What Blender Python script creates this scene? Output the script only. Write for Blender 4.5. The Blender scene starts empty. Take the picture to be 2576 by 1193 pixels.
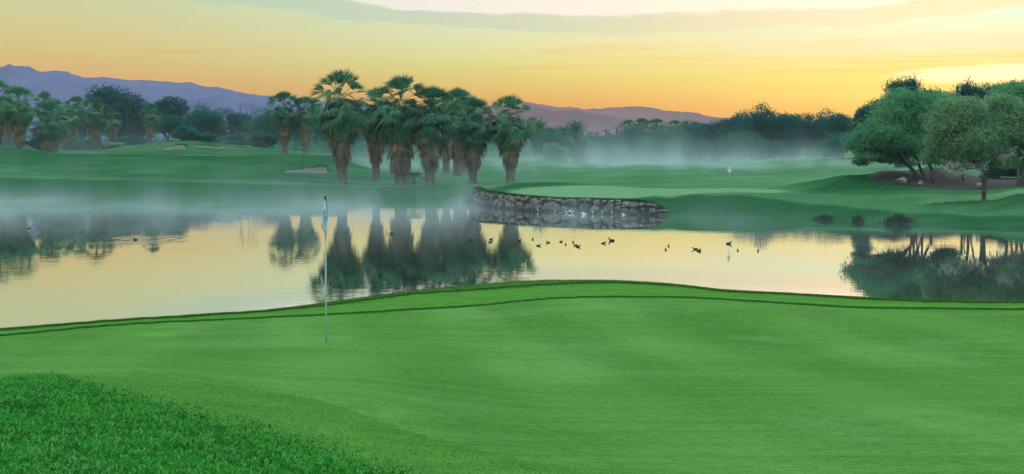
import bpy, math, random
import numpy as np
from mathutils import Vector, Matrix, noise as mnoise

C = bpy.context.scene.collection
rad = math.radians
# ------------------------------------------------------------------ camera geometry
F, CX, CY, HOR, CAMZ = 3539.0, 1288.0, 596.5, 380.0, 4.5      # photo measures on a 2576 wide grid
TH = math.atan((CY - HOR) / F)
def slope(row): return np.tan(np.arctan(-(np.asarray(row, float) - CY) / F) - TH)
def zrow(row, D): return CAMZ + D * slope(row)
def xof(px, row, D):
    v = -(row - CY) / F
    return (px - CX) / F * D / (math.cos(TH) + v * math.sin(TH))
def P(px, row, D): return Vector((xof(px, row, D), D, float(zrow(row, D))))

# ------------------------------------------------------------------ numeric helpers
def pchip(x, Y, xq):
    x = np.asarray(x, float); Y = np.asarray(Y, float); xq = np.asarray(xq, float)
    h = np.diff(x); sh = (-1,) + (1,) * (Y.ndim - 1)
    hh = h.reshape(sh); d = np.diff(Y, axis=0) / hh
    m = np.zeros_like(Y)
    if len(x) > 2:
        w1 = 2 * hh[1:] + hh[:-1]; w2 = hh[1:] + 2 * hh[:-1]
        ok = d[:-1] * d[1:] > 0
        with np.errstate(divide='ignore', invalid='ignore'):
            mm = (w1 + w2) / (w1 / d[:-1] + w2 / d[1:])
        m[1:-1] = np.where(ok, mm, 0)
    m[0] = d[0]; m[-1] = d[-1]
    i = np.clip(np.searchsorted(x, xq) - 1, 0, len(x) - 2)
    t = np.clip((xq - x[i]) / h[i], 0, 1).reshape((-1,) + (1,) * (Y.ndim - 1))
    hi = h[i].reshape(t.shape)
    return ((2*t**3-3*t**2+1)*Y[i] + (t**3-2*t**2+t)*hi*m[i] + (-2*t**3+3*t**2)*Y[i+1] + (t**3-t**2)*hi*m[i+1])
def sstep(a, b, x):
    t = np.clip((x - a) / (b - a), 0, 1); return t * t * (3 - 2 * t)
_rs = np.random.RandomState(5)
_tab = _rs.rand(256, 256)
def vnoise(x, y):
    x = np.asarray(x, float); y = np.asarray(y, float)
    xi = np.floor(x).astype(int); yi = np.floor(y).astype(int); fx = x - xi; fy = y - yi
    fx = fx*fx*(3-2*fx); fy = fy*fy*(3-2*fy)
    g = lambda a, b: _tab[a & 255, b & 255]
    return (g(xi,yi)*(1-fx)+g(xi+1,yi)*fx)*(1-fy) + (g(xi,yi+1)*(1-fx)+g(xi+1,yi+1)*fx)*fy - .5
def fbm(x, y, o=4):
    s = 0; a = 1.0
    for k in range(o):
        s = s + a * vnoise(x * 2**k + 17.3*k, y * 2**k + 9.1*k); a *= .5
    return s

# ------------------------------------------------------------------ object helpers
def tag(o, label=None, cat=None, group=None, kind=None):
    if label: o['label'] = label
    if cat: o['category'] = cat
    if group: o['group'] = group
    if kind: o['kind'] = kind
    return o
def mesh_np(name, V, faces, mats, smooth=False, midx=None):
    """faces: list of (M,k) int arrays"""
    V = np.asarray(V, np.float32); me = bpy.data.meshes.new(name)
    fl = [np.asarray(f, np.int32) for f in faces if len(f)]
    loops = np.concatenate([f.ravel() for f in fl])
    sizes = np.concatenate([np.full(len(f), f.shape[1], np.int32) for f in fl])
    starts = np.concatenate([[0], np.cumsum(sizes)[:-1]]).astype(np.int32)
    me.vertices.add(len(V)); me.vertices.foreach_set('co', V.ravel())
    me.loops.add(len(loops)); me.loops.foreach_set('vertex_index', loops)
    me.polygons.add(len(sizes)); me.polygons.foreach_set('loop_start', starts)
    if midx is not None: me.polygons.foreach_set('material_index', np.asarray(midx, np.int32))
    me.polygons.foreach_set('use_smooth', np.full(len(sizes), smooth))
    for m in (mats if isinstance(mats, (list, tuple)) else [mats]): me.materials.append(m)
    me.update(calc_edges=True); me.validate()
    return me
def link(name, me, parent=None, loc=None):
    o = bpy.data.objects.new(name, me); C.objects.link(o)
    if parent is not None: o.parent = parent
    if loc is not None: o.location = loc
    return o
def empty(name, loc=(0,0,0), rz=0):
    o = bpy.data.objects.new(name, None); C.objects.link(o); o.empty_display_size = .2
    o.location = loc; o.rotation_euler = (0, 0, rz); return o
class MB:
    def __init__(s): s.v = []; s.t = []; s.q = []; s.n = 0
    def add(s, V, tris=None, quads=None):
        V = np.asarray(V, float).reshape(-1, 3)
        if tris is not None and len(tris): s.t.append(np.asarray(tris).reshape(-1, 3) + s.n)
        if quads is not None and len(quads): s.q.append(np.asarray(quads).reshape(-1, 4) + s.n)
        s.v.append(V); s.n += len(V)
    def tube(s, pts, rads, k=6, cap=True):
        pts = [Vector(p) for p in pts]; V = []; n = len(pts)
        a = None
        for i, p in enumerate(pts):
            d = (pts[min(i+1, n-1)] - pts[max(i-1, 0)]).normalized()
            if a is None:
                a = d.orthogonal().normalized()
            a = (a - d * a.dot(d)).normalized(); b = d.cross(a)
            for j in range(k):
                w = 2*math.pi*j/k
                V.append(p + (a*math.cos(w) + b*math.sin(w)) * rads[i])
        q = [(i*k+j, i*k+(j+1) % k, (i+1)*k+(j+1) % k, (i+1)*k+j) for i in range(n-1) for j in range(k)]
        t = []
        if cap:
            V.append(pts[0]); V.append(pts[-1]); c0 = n*k; c1 = n*k+1
            t = [(c0, (j+1) % k, j) for j in range(k)] + [(c1, (n-1)*k+j, (n-1)*k+(j+1) % k) for j in range(k)]
        s.add([tuple(v) for v in V], t, q)
    def mesh(s, name, mat, smooth=False):
        return mesh_np(name, np.concatenate(s.v), [np.concatenate(s.t) if s.t else [], np.concatenate(s.q) if s.q else []], mat, smooth)

# ------------------------------------------------------------------ materials
def srgb(r, g, b):
    f = lambda c: (c/12.92 if c <= .04045 else ((c+.055)/1.055)**2.4)
    return (f(r/255), f(g/255), f(b/255), 1)
def clear_air(c, el, add=(0, 0, 0)):
    """sky colour behind the haze box that shows as c through it"""
    T = math.exp(-HAZE_D*min(HAZE_R*1.05, (HAZE_TOP-4.5)/max(el, .01)))
    return tuple(max(.004, (v - (1-T)*h)/T - a) for v, h, a in zip(srgb(*c)[:3], HAZE_RAD, add)) + (1,)
def new_mat(name):
    m = bpy.data.materials.new(name); m.use_nodes = True; nt = m.node_tree; nt.nodes.clear()
    out = nt.nodes.new('ShaderNodeOutputMaterial'); return m, nt, out
def N(nt, t, **kw):
    n = nt.nodes.new(t)
    for k, v in kw.items():
        if k.startswith('i_'): n.inputs[k[2:].replace('_', ' ')].default_value = v
        else: setattr(n, k, v)
    return n
def L(nt, a, b): nt.links.new(a, b)
def math_n(nt, op, a, b=None, c=None, clamp=False):
    n = nt.nodes.new('ShaderNodeMath'); n.operation = op; n.use_clamp = clamp
    for i, v in enumerate((a, b, c)):
        if v is None: continue
        if isinstance(v, (int, float)): n.inputs[i].default_value = v
        else: nt.links.new(v, n.inputs[i])
    return n.outputs[0]
def mixc(nt, f, a, b, bt='MIX'):
    n = nt.nodes.new('ShaderNodeMix'); n.data_type = 'RGBA'; n.blend_type = bt
    for s, v in ((n.inputs[0], f), (n.inputs[6], a), (n.inputs[7], b)):
        if isinstance(v, (int, float)): s.default_value = v
        elif isinstance(v, tuple): s.default_value = v if len(v) == 4 else v + (1,)
        else: nt.links.new(v, s)
    return n.outputs[2]
def mapr(nt, v, a, b, c=0., d=1., smooth=True):
    n = nt.nodes.new('ShaderNodeMapRange'); n.interpolation_type = 'SMOOTHSTEP' if smooth else 'LINEAR'
    nt.links.new(v, n.inputs[0])
    for i, k in enumerate((a, b, c, d)): n.inputs[i+1].default_value = k
    return n.outputs[0]
def noise(nt, vec, scale, detail=3, rough=.5, dist=0.):
    n = nt.nodes.new('ShaderNodeTexNoise'); n.inputs['Scale'].default_value = scale; n.inputs['Detail'].default_value = detail
    n.inputs['Roughness'].default_value = rough; n.inputs['Distortion'].default_value = dist
    nt.links.new(vec, n.inputs['Vector']); return n.outputs[0]
def mapping(nt, vec, scale=(1,1,1), loc=(0,0,0)):
    n = nt.nodes.new('ShaderNodeMapping'); n.inputs['Scale'].default_value = scale; n.inputs['Location'].default_value = loc
    nt.links.new(vec, n.inputs['Vector']); return n.outputs[0]
def objco(nt): return nt.nodes.new('ShaderNodeTexCoord').outputs['Object']

def simple(name, c1, c2, scale=3., rough=.8, bump=0., detail=4, metal=0.):
    m, nt, out = new_mat(name); co = objco(nt)
    f = noise(nt, co, scale, detail, .6)
    col = mixc(nt, mapr(nt, f, .35, .65), c1, c2)
    p = N(nt, 'ShaderNodeBsdfPrincipled', i_Roughness=rough, i_Metallic=metal); L(nt, col, p.inputs['Base Color'])
    p.inputs['Specular IOR Level'].default_value = .25
    if bump:
        b = N(nt, 'ShaderNodeBump', i_Strength=bump, i_Distance=.05); L(nt, noise(nt, co, scale*4, 5, .6), b.inputs['Height']); L(nt, b.outputs[0], p.inputs['Normal'])
    L(nt, p.outputs[0], out.inputs[0]); return m
def foliage(name, c1, c2, c3, scale=.6, trans=.3, rnd=.25, island=False):
    m, nt, out = new_mat(name); co = objco(nt)
    f = noise(nt, co, scale, 4, .65)
    col = mixc(nt, mapr(nt, f, .38, .62), c1, c2)
    col = mixc(nt, mapr(nt, noise(nt, co, scale*6, 2), .52, .7), col, c3)
    if island:
        ri = N(nt, 'ShaderNodeNewGeometry').outputs['Random Per Island']; col = mixc(nt, mapr(nt, ri, .55, 1., 0, .75), col, c3); col = mixc(nt, mapr(nt, ri, 0., .35, .6, 0), col, c1)
    oi = N(nt, 'ShaderNodeObjectInfo')
    hsv = N(nt, 'ShaderNodeHueSaturation'); L(nt, col, hsv.inputs['Color'])
    L(nt, mapr(nt, oi.outputs['Random'], 0, 1, 1-rnd, 1+rnd, False), hsv.inputs['Value'])
    L(nt, mapr(nt, oi.outputs['Random'], 0, 1, .515, .485, False), hsv.inputs['Hue'])
    d = N(nt, 'ShaderNodeBsdfDiffuse'); t = N(nt, 'ShaderNodeBsdfTranslucent'); mx = N(nt, 'ShaderNodeMixShader'); mx.inputs[0].default_value = trans
    L(nt, hsv.outputs[0], d.inputs[0]); L(nt, hsv.outputs[0], t.inputs[0]); L(nt, d.outputs[0], mx.inputs[1]); L(nt, t.outputs[0], mx.inputs[2])
    L(nt, mx.outputs[0], out.inputs[0]); return m

# ------------------------------------------------------------------ light and air settings
HAZE_COL = (.62,.72,.92,1); HAZE_D = .00010; HAZE_R = 2280.; HAZE_TOP = 130.; HAZE_RAD = (.60,.56,.60)
MIST_COL = (.56,.76,.86,1); MIST_D = .0155
SKY_L = [(0,(212,165,130)),(.030,(214,168,130)),(.040,(222,170,124)),(.050,(222,180,124)),(.068,(218,198,134)),(.085,(214,205,145)),(.1017,(207,209,155)),(.135,(205,210,165)),(.16,(203,210,172))]
SKY_M = [(0,(232,165,115)),(.032,(236,178,113)),(.042,(236,196,117)),(.0537,(236,212,128)),(.0647,(238,222,147)),(.077,(240,227,172)),(.092,(236,230,186)),(.107,(240,236,205)),(.16,(228,228,198))]
SKY_R = [(0,(240,175,100)),(.028,(248,200,108)),(.0365,(241,216,118)),(.050,(248,222,124)),(.059,(248,222,142)),(.0718,(244,224,184)),(.090,(250,243,205)),(.108,(247,242,222)),(.16,(238,235,208))]
NISH_L, NISH_M, NISH_R = (.10,.085,.015), (.41,.15,.005), (1.02,.24,-.04)
UPPER_A = (1.05,1.02,.92); UPPER_B = (1.42,1.56,1.60)
# ================================================================== TERRAIN
NPX = np.array([-300,0,293,488,684,821,1048,1195,1409,1517,1678,1838,1999,2214,2400,2576,2900], float)
L1D = [21.5,22.5,24,24.8,25.2,25.5,27,28.2,29.3,29.5,29.2,28.5,27.5,26.7,26.3,26,25.5]
L1R = [872,847,820,810,801,794,781,772,752.5,750,750,757,767,778,780,781,782]
L2D = [22.3,23.4,25,25.9,26.7,27.5,30,31.2,32,32.2,31.6,30.2,29.2,28,27.4,27.2,26.7]
L2R = [860,838,814,802,789,775,746,736,721,718,724,740,748,761,767,769,771]
CRD = [22.9,24,25.6,26.6,27.6,28.8,31.5,32.7,33.4,33.4,32.6,31.2,30,29,28.3,28,27.5]
CRR = [856,835,812,799.5,786,768,737,723,711,711,719.5,736,745,757,763,766,768]
NP2 = np.array([-300,0,400,821,1100,1400,1700,2000,2300,2576,2900], float)
AD  = [6.8,7,7.6,8.6,8.9,9,9,9,9,9,9]
AR  = [1193]*11
BD  = [13.8,13.5,12.6,12,13,14,14,14,14,14,14]
BR  = [938,940,955,1012,1010,1010,1006,1003,1002,1000,1000]
FR  = [866,860,860,860,866,875,880,885,882,880,880]
pq = np.arange(-300, 2901, 4.0)
def ck(xs, D, R):
    D = pchip(xs, np.array(D, float), pq); R = pchip(xs, np.array(R, float), pq); return D, zrow(R, D)
kn = []
kn.append((np.full_like(pq, .05), np.full_like(pq, 2.95)))
kn.append((np.full_like(pq, 3.5), np.full_like(pq, 2.85) + .18*(1-sstep(300, 1300, pq))))
kn.append(ck(NP2, AD, AR)); kn.append(ck(NP2, BD, BR)); kn.append(ck(NP2, [20.4]*11, FR))
l1 = ck(NPX, L1D, L1R); l2 = ck(NPX, L2D, L2R); cr = ck(NPX, CRD, CRR)
kn += [l1, l2, cr]
kn.append((cr[0]+1.0, cr[1]-.16)); kn.append((cr[0]+7, np.full_like(pq, 0.0))); kn.append((cr[0]+10, np.full_like(pq, -1.2)))
KD = np.array([k[0] for k in kn]); KZ = np.array([k[1] for k in kn])
TN = np.arange(0, 48.01, .1)
ZN = np.empty((len(pq), len(TN)))
for i in range(len(pq)):
    ZN[i] = pchip(KD[:, i], KZ[:, i], np.minimum(TN, KD[-1, i]))
KS = np.exp(-np.linspace(-2, 2, 9)**2); KS /= KS.sum()
ZNs = np.apply_along_axis(lambda a: np.convolve(np.pad(a, 4, mode='edge'), KS, 'valid'), 0, ZN); ZN = ZNs
fL1 = lambda px: np.interp(px, pq, l1[0]); fL2 = lambda px: np.interp(px, pq, l2[0]); fCR = lambda px: np.interp(px, pq, cr[0])

FAR = {   # px: shore distance, [(distance, photo row if > 60 else height)]
 -400: (141, [(141,0.),(143,.7),(147,1.5),(170,425),(200,5.0),(215,4.5),(240,4.4),(300,4.6),(400,4.5)]),
 0:    (139.7, [(139.7,0.),(142,.7),(146.5,1.45),(170,427),(200,5.0),(214,4.5),(240,4.4),(300,4.6),(400,4.5)]),
 174:  (136, [(136,0.),(138,.7),(143,1.45),(168,432),(196,386),(207,3.6),(226,379),(240,4.3),(300,4.6),(400,4.5)]),
 330:  (133, [(133,0.),(135,.6),(140,1.35),(166,430),(193,389.5),(205,3.5),(226,378),(243,366),(258,4.8),(300,4.8),(400,4.5)]),
 443:  (131, [(131,0.),(133,.6),(138,1.25),(164,432),(190,391),(202,3.3),(215,386),(240,355),(256,5.4),(300,5),(400,4.5)]),
 600:  (128.5, [(128.5,0.),(131,.6),(136,1.15),(160,436),(190,391),(202,3.4),(220,386),(242,366),(258,5.0),(300,4.8),(400,4.5)]),
 700:  (127.5, [(127.5,0.),(130,.6),(135,1.1),(150,444),(163,428),(184,389.5),(197,3.4),(222,388),(242,376),(300,4.6),(400,4.5)]),
 840:  (126.5, [(126.5,0.),(129,.55),(134,1.02),(150,450),(165,430),(181,390),(192,3.3),(222,4.0),(245,3.6),(300,4),(400,4.5)]),
 920:  (126, [(126,0.),(128.5,.5),(134,1.0),(150,456),(162,438),(174,420),(186,2.3),(222,2.9),(250,3),(300,3.4),(400,4.5)]),
 990:  (125.5, [(125.5,0.),(128,.5),(133,1.0),(150,454),(170,440),(200,422),(225,408),(250,2.9),(300,3.4),(400,4.5)]),
 1204: (125, [(125,0.),(127.5,.5),(132,1.0),(150,452),(170,437),(200,420),(225,406),(250,2.9),(300,3.2),(400,4.5)]),
 1209: (116, [(116,1.22),(119,1.3),(124,1.3),(132,1.2),(150,452),(170,437),(200,419),(225,405),(245,2.4),(300,3.2),(400,4.5)]),
 1250: (112, [(112,1.12),(114.5,1.3),(119,470),(126,1.4),(134,1.25),(150,452),(170,436),(200,418),(225,404.5),(245,2.4),(300,3.2),(400,4.5)]),
 1310: (107.5, [(107.5,1.0),(110,1.2),(119,460),(127,1.35),(136,1.3),(150,452),(170,434),(200,415),(225,403.5),(245,2.2),(300,3.2),(400,4.5)]),
 1400: (103.4, [(103.4,.95),(106,1.12),(111,1.5),(118,458.5),(126,1.3),(136,1.35),(150,450),(170,432),(200,415),(225,405.5),(245,2.1),(300,3),(400,4.5)]),
 1500: (100.8, [(100.8,.98),(103.5,1.1),(109,1.42),(116,464),(125,1.45),(136,1.5),(150,449),(170,431),(200,417),(226,409.5),(245,2.1),(300,3),(400,4.5)]),
 1640: (99.2, [(99.2,.7),(100.5,.95),(103.5,486),(112,476),(124,1.45),(136,1.65),(160,432),(195,417),(226,411.5),(245,2.0),(300,3),(400,4.5)]),
 1700: (98.3, [(98.3,0.),(100,.5),(103,1.35),(104,485),(112,476),(124,1.45),(136,1.65),(160,432),(195,417),(226,411.5),(245,2.0),(300,3),(400,4.5)]),
 1830: (96, [(96,0.),(98,.55),(100.5,1.36),(101.5,488),(111,474),(122,1.5),(136,1.75),(160,430),(195,415),(226,407),(245,2.4),(300,3),(400,4.5)]),
 1950: (94.5, [(94.5,0.),(96.5,.45),(99.5,1.2),(103,490),(110,477),(116,466),(123,1.55),(150,438),(190,417),(226,401.5),(245,2.8),(300,3.2),(400,4.5)]),
 2050: (92.5, [(92.5,0.),(95,.4),(99,1.0),(104,492),(110,472),(115,451),(122,1.9),(150,432),(190,413),(222,396.5),(245,3.1),(300,3.4),(400,4.5)]),
 2134: (90.5, [(90.5,0.),(93,.4),(98,.95),(104,490),(109,470),(114,437),(121,2.3),(150,427),(185,410),(216,394.5),(240,3.2),(300,3.4),(400,4.5)]),
 2245: (87, [(87,0.),(89.5,.3),(95,.95),(101,495),(107,474),(114,429),(122,2.7),(150,424),(185,408),(212,394.5),(240,3.2),(300,3.4),(400,4.5)]),
 2338: (85, [(85,0.),(87.5,.28),(92,.72),(98,500),(105,480),(113,448),(122,419),(135,2.9),(160,3.2),(200,3.4),(240,3.4),(300,3.6),(400,4.5)]),
 2485: (82.8, [(82.8,0.),(85,.25),(91,.8),(95,506),(99,1.05),(104,484),(114,458),(128,440),(160,3.2),(200,3.4),(240,3.4),(300,3.6),(400,4.5)]),
 2576: (81.5, [(81.5,0.),(84,.25),(88,.7),(93,489),(98,1.45),(104,475),(114,458),(128,440),(160,3.2),(200,3.4),(240,3.4),(300,3.6),(400,4.5)]),
 3000: (79, [(79,0.),(82,.25),(87,.8),(92,1.6),(98,1.5),(104,1.8),(114,2.3),(128,2.7),(160,3.2),(200,3.4),(240,3.4),(300,3.6),(400,4.5)]),
}
fx = np.array(sorted(FAR), float); D0k = np.array([FAR[int(p)][0] for p in fx])
TF = np.arange(-5, 262, .5)
ZK = np.empty((len(fx), len(TF)))
for i, p in enumerate(fx):
    d0, lst = FAR[int(p)]
    D = np.array([a for a, b in lst]); Z = np.array([b if b < 60 else zrow(b, a) for a, b in lst])
    zz = pchip(D - d0, Z, np.clip(TF, 0, D[-1]-d0))
    wall = 1205 < p < 1650
    zz = np.where(TF < 0, -1.2 if wall else np.maximum(-1.2, .3*TF), zz)
    ZK[i] = zz
fq = np.concatenate([np.arange(-400, 1203, 4), np.arange(1203, 1211, 1.), np.arange(1211, 3001, 4)])
ZF = pchip(fx, ZK, fq); D0q = np.interp(fq, fx, D0k)
ZF = np.where(TF[None, :] > 1.0, np.apply_along_axis(lambda a: np.convolve(np.pad(a, 3, mode='edge'), KS[1:-1]/KS[1:-1].sum(), 'valid'), 1, ZF), ZF)
fD0 = lambda px: np.interp(px, fq, D0q)
def bil(T, xs, ys, x, y):
    x = np.clip(x, xs[0], xs[-1]); y = np.clip(y, ys[0], ys[-1])
    i = np.clip(np.searchsorted(xs, x) - 1, 0, len(xs)-2); j = np.clip(np.searchsorted(ys, y)-1, 0, len(ys)-2)
    u = (x - xs[i])/(xs[i+1]-xs[i]); v = (y-ys[j])/(ys[j+1]-ys[j])
    return (T[i,j]*(1-u)+T[i+1,j]*u)*(1-v) + (T[i,j+1]*(1-u)+T[i+1,j+1]*u)*v
BUNK = [  # px, D, half width px, half depth m, depth m : sand hollows in the far mounds
 (437, 226, 42, 4.5, .35), (520, 231, 52, 5.0, .45), (590, 233, 28, 3.0, .25),
 (765, 165, 76, 6.0, .55), (712, 154, 34, 2.0, .3)]
def terrain(px, D):
    px = np.asarray(px, float); D = np.asarray(D, float)
    pc = np.clip(px, -300, 2900)
    zn = bil(ZN, pq, TN, pc, D)
    # mown steps: collar and first cut stand a little above the green
    zn = zn + .022*sstep(0, .03, D - fL1(pc)) + .03*sstep(0, .04, D - fL2(pc))
    zn = zn + .012*vnoise(px*D/900., D*.7) * sstep(4, 8, D)
    XX_ = (px-CX)/F*D; zn = zn + .065*fbm(XX_*.42 + D*.30, D*.55 - XX_*.25 + 4, 2)*(1 - sstep(-2.2, .6, XX_))*(1 - sstep(8.8, 11.5, D))*sstep(4.5, 7, D)
    pf = np.clip(px, -400, 3000)
    t = D - fD0(pf)
    zf = bil(ZF, fq, TF, pf, t)
    X = (px - CX)/F*D
    zf = zf + np.where(t > 1, .20*fbm(X/13., D/11., 2)*sstep(3, 16, t)*(1 - .6*sstep(60, 110, t)), 0)
    for (bp, bd, w, h, dep) in BUNK:
        q = ((px-bp)/w)**2 + ((D-bd)/h)**2
        q = q*(1+.25*vnoise(px/14.+bp, D/2.))
        zf = zf - dep*(1-sstep(.55, 1.15, q)) + .22*np.exp(-((q-1.35)/.3)**2)*(D > bd)
    return np.where(D < fCR(pc)+14, zn, zf)
def gz(x, y):
    y = np.asarray(y, float); x = np.asarray(x, float)
    return terrain(x/np.maximum(y, .01)*F + CX, y)
def hit(px, row, d0, d1, n=4000):
    """first point where the photo ray through (px,row) meets the ground between two distances"""
    D = np.linspace(d0, d1, n); zr = zrow(row, D); x = np.array([xof(px, row, d) for d in (1.0,)])[0]*D
    zt = gz(x, D); k = np.argmax(zt >= zr)
    if not (zt >= zr).any(): k = n-1
    return float(x[k]), float(D[k]), float(zt[k])

# ---- one curvilinear sheet: columns are directions, rows follow shores, crests and mowing lines
inpx = np.unique(np.concatenate([np.arange(-200, 2777, 4.0), np.arange(1203, 1211, .7)]))
phi_in = np.arctan((inpx - CX)/F)
lo, hi = phi_in[0], phi_in[-1]
phi = np.concatenate([np.linspace(-math.pi, lo, 60)[:-1], phi_in, np.linspace(hi, math.pi, 60)[1:]])
def rowsD(px):
    a, b, c, d0 = fL1(px), fL2(px), fCR(px), fD0(np.clip(px, -400, 3000))
    s = [np.full_like(px, .05), np.full_like(px, 1.5), np.full_like(px, 3.), np.full_like(px, 5.)]
    u = np.linspace(0, 1, 90)[1:]
    for k in u: s.append(5 + (a - 5)*k)
    s.append(a + .03)
    for k in np.linspace(0, 1, 12)[1:]: s.append(a + .03 + (b - a - .03)*k)
    s.append(b + .04)
    for k in np.linspace(0, 1, 10)[1:]: s.append(b + .04 + (c - b - .04)*k)
    for k in (.3, .6, 1, 1.6, 2.4, 3.5, 5, 6.3, 7, 8, 10, 14.5): s.append(c + k)
    w = c + 14.5
    for k in np.linspace(0, 1, 8)[1:]: s.append(w + (d0 - 6 - w)*k)
    for k in (-4, -2, -1, -.5, -.06, .1): s.append(d0 + k)
    t = .1
    while t < 260:
        t += .55 + max(0, t-130)*.012; s.append(d0 + t)
    for k in (430, 520, 700, 1000, 1500, 2200, 3200): s.append(np.full_like(px, k))
    return np.array(s)
pxe = np.where(np.abs(phi) < rad(70), np.tan(np.clip(phi, -1.2, 1.2))*F + CX, np.sign(phi)*1e4)
pxe = np.clip(pxe, -400, 3000)
RD = rowsD(pxe)                         # rows x cols
cosr = np.where((phi >= lo) & (phi <= hi), np.cos(phi), np.where(phi < lo, math.cos(lo), math.cos(hi)))
RR = RD / cosr[None, :]
GX = RR*np.sin(phi)[None, :]; GY = RR*np.cos(phi)[None, :]
PXX = np.broadcast_to(pxe[None, :], RD.shape)
GZ = terrain(PXX, RD)
GZ = GZ + 2.6*sstep(318, 360, RD)*(1 - sstep(420, 700, RD))
GZ = np.where(RD > 600, 4.5 + .3*fbm(GX/120., GY/120., 3), GZ)
# ---- turf attribute: 0 long dark rough, 1 close mown pale turf
def turf_value(px, D):
    t = D - fD0(np.clip(px, -400, 3000))
    X = (px-CX)/F*D
    v = .62 + .25*fbm(X/30., D/26., 3)
    far = t > -3
    bankw = np.where(px < 1205, 11., np.where(px < 1500, 3.2, 5.2))
    bank = 1 - sstep(bankw*.75, bankw*1.05, t + 1.0*vnoise(px/60., t*0))
    v = np.where(far, v*(1-bank) + .12*bank, v)
    gq = ((px - (1560 + (D-108)*6))/430.)**2 + ((D-108)/6.5)**2          # putting surface on the point
    v = np.where(far, v + (1.25 - v)*(1 - sstep(.8, 1.1, gq)), v)
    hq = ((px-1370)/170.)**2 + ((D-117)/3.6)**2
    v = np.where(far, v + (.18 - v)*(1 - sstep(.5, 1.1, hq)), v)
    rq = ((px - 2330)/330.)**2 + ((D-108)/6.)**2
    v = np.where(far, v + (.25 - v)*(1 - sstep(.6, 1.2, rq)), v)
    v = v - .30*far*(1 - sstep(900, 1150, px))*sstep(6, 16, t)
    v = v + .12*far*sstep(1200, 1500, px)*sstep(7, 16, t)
    # crests of the mounds on the right and left: turf set darker on the near face, paler beyond
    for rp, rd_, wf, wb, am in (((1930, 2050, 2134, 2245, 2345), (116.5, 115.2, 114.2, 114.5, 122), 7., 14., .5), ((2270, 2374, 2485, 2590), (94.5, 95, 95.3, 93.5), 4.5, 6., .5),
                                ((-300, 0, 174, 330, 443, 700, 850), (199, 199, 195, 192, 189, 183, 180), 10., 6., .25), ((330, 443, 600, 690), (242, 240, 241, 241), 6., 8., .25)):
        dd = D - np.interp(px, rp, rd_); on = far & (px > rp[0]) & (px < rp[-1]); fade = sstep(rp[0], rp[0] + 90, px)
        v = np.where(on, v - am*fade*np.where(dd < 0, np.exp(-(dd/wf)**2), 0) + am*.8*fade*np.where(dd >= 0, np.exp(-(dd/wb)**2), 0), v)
    near = D < fCR(np.clip(px, -300, 2900)) + 14
    v = np.where(near, np.where(D > fL2(px), .35, .55), v)
    return np.clip(v, 0, 1.4)
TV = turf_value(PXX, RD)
nr, nc = RD.shape
idx = np.arange(nr*nc).reshape(nr, nc)
quads = np.stack([idx[:-1, :-1], idx[:-1, 1:], idx[1:, 1:], idx[1:, :-1]], -1).reshape(-1, 4)
fpx = (PXX[:-1, :-1] + PXX[1:, 1:]).ravel()/2; fD = (RD[:-1, :-1] + RD[1:, 1:]).ravel()/2

# boundary of the first cut rough and of its fringe in front of the camera, in plan
def plan(pts, d0=4, d1=24):
    return np.array([hit(p, r, d0, d1)[:2] for p, r in pts])
ROUGH = plan([(-260,930),(-100,936),(0,940),(146,947),(244,977),(390,1016),(537,1050),(640,1078),(800,1121),(960,1177),(1100,1230),(1250,1330),(1500,1480)])
FRING = plan([(-260,926),(-100,932),(40,938),(171,943),(415,960),(586,973),(767,998),(928,1052),(1074,1099),(1197,1131),(1356,1167),(1495,1190),(1750,1260),(2100,1400)])
def inside(line, x, y, wig=0.):
    """nearer to the camera than the line, in plan"""
    px = x/y*F + CX; lp = line[:, 0]/line[:, 1]*F + CX
    o = np.argsort(lp); d = np.interp(px, lp[o], line[o, 1])
    return (y < d + wig) & (px < lp.max())
FX = GX.ravel()[quads].mean(1); FY = GY.ravel()[quads].mean(1)
fring_f = (fD < 20) & (FY > .5) & inside(FRING, FX, np.maximum(FY, .6))
green_f = (fD < fL1(fpx)) & ~fring_f & (FY > 0)

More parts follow.
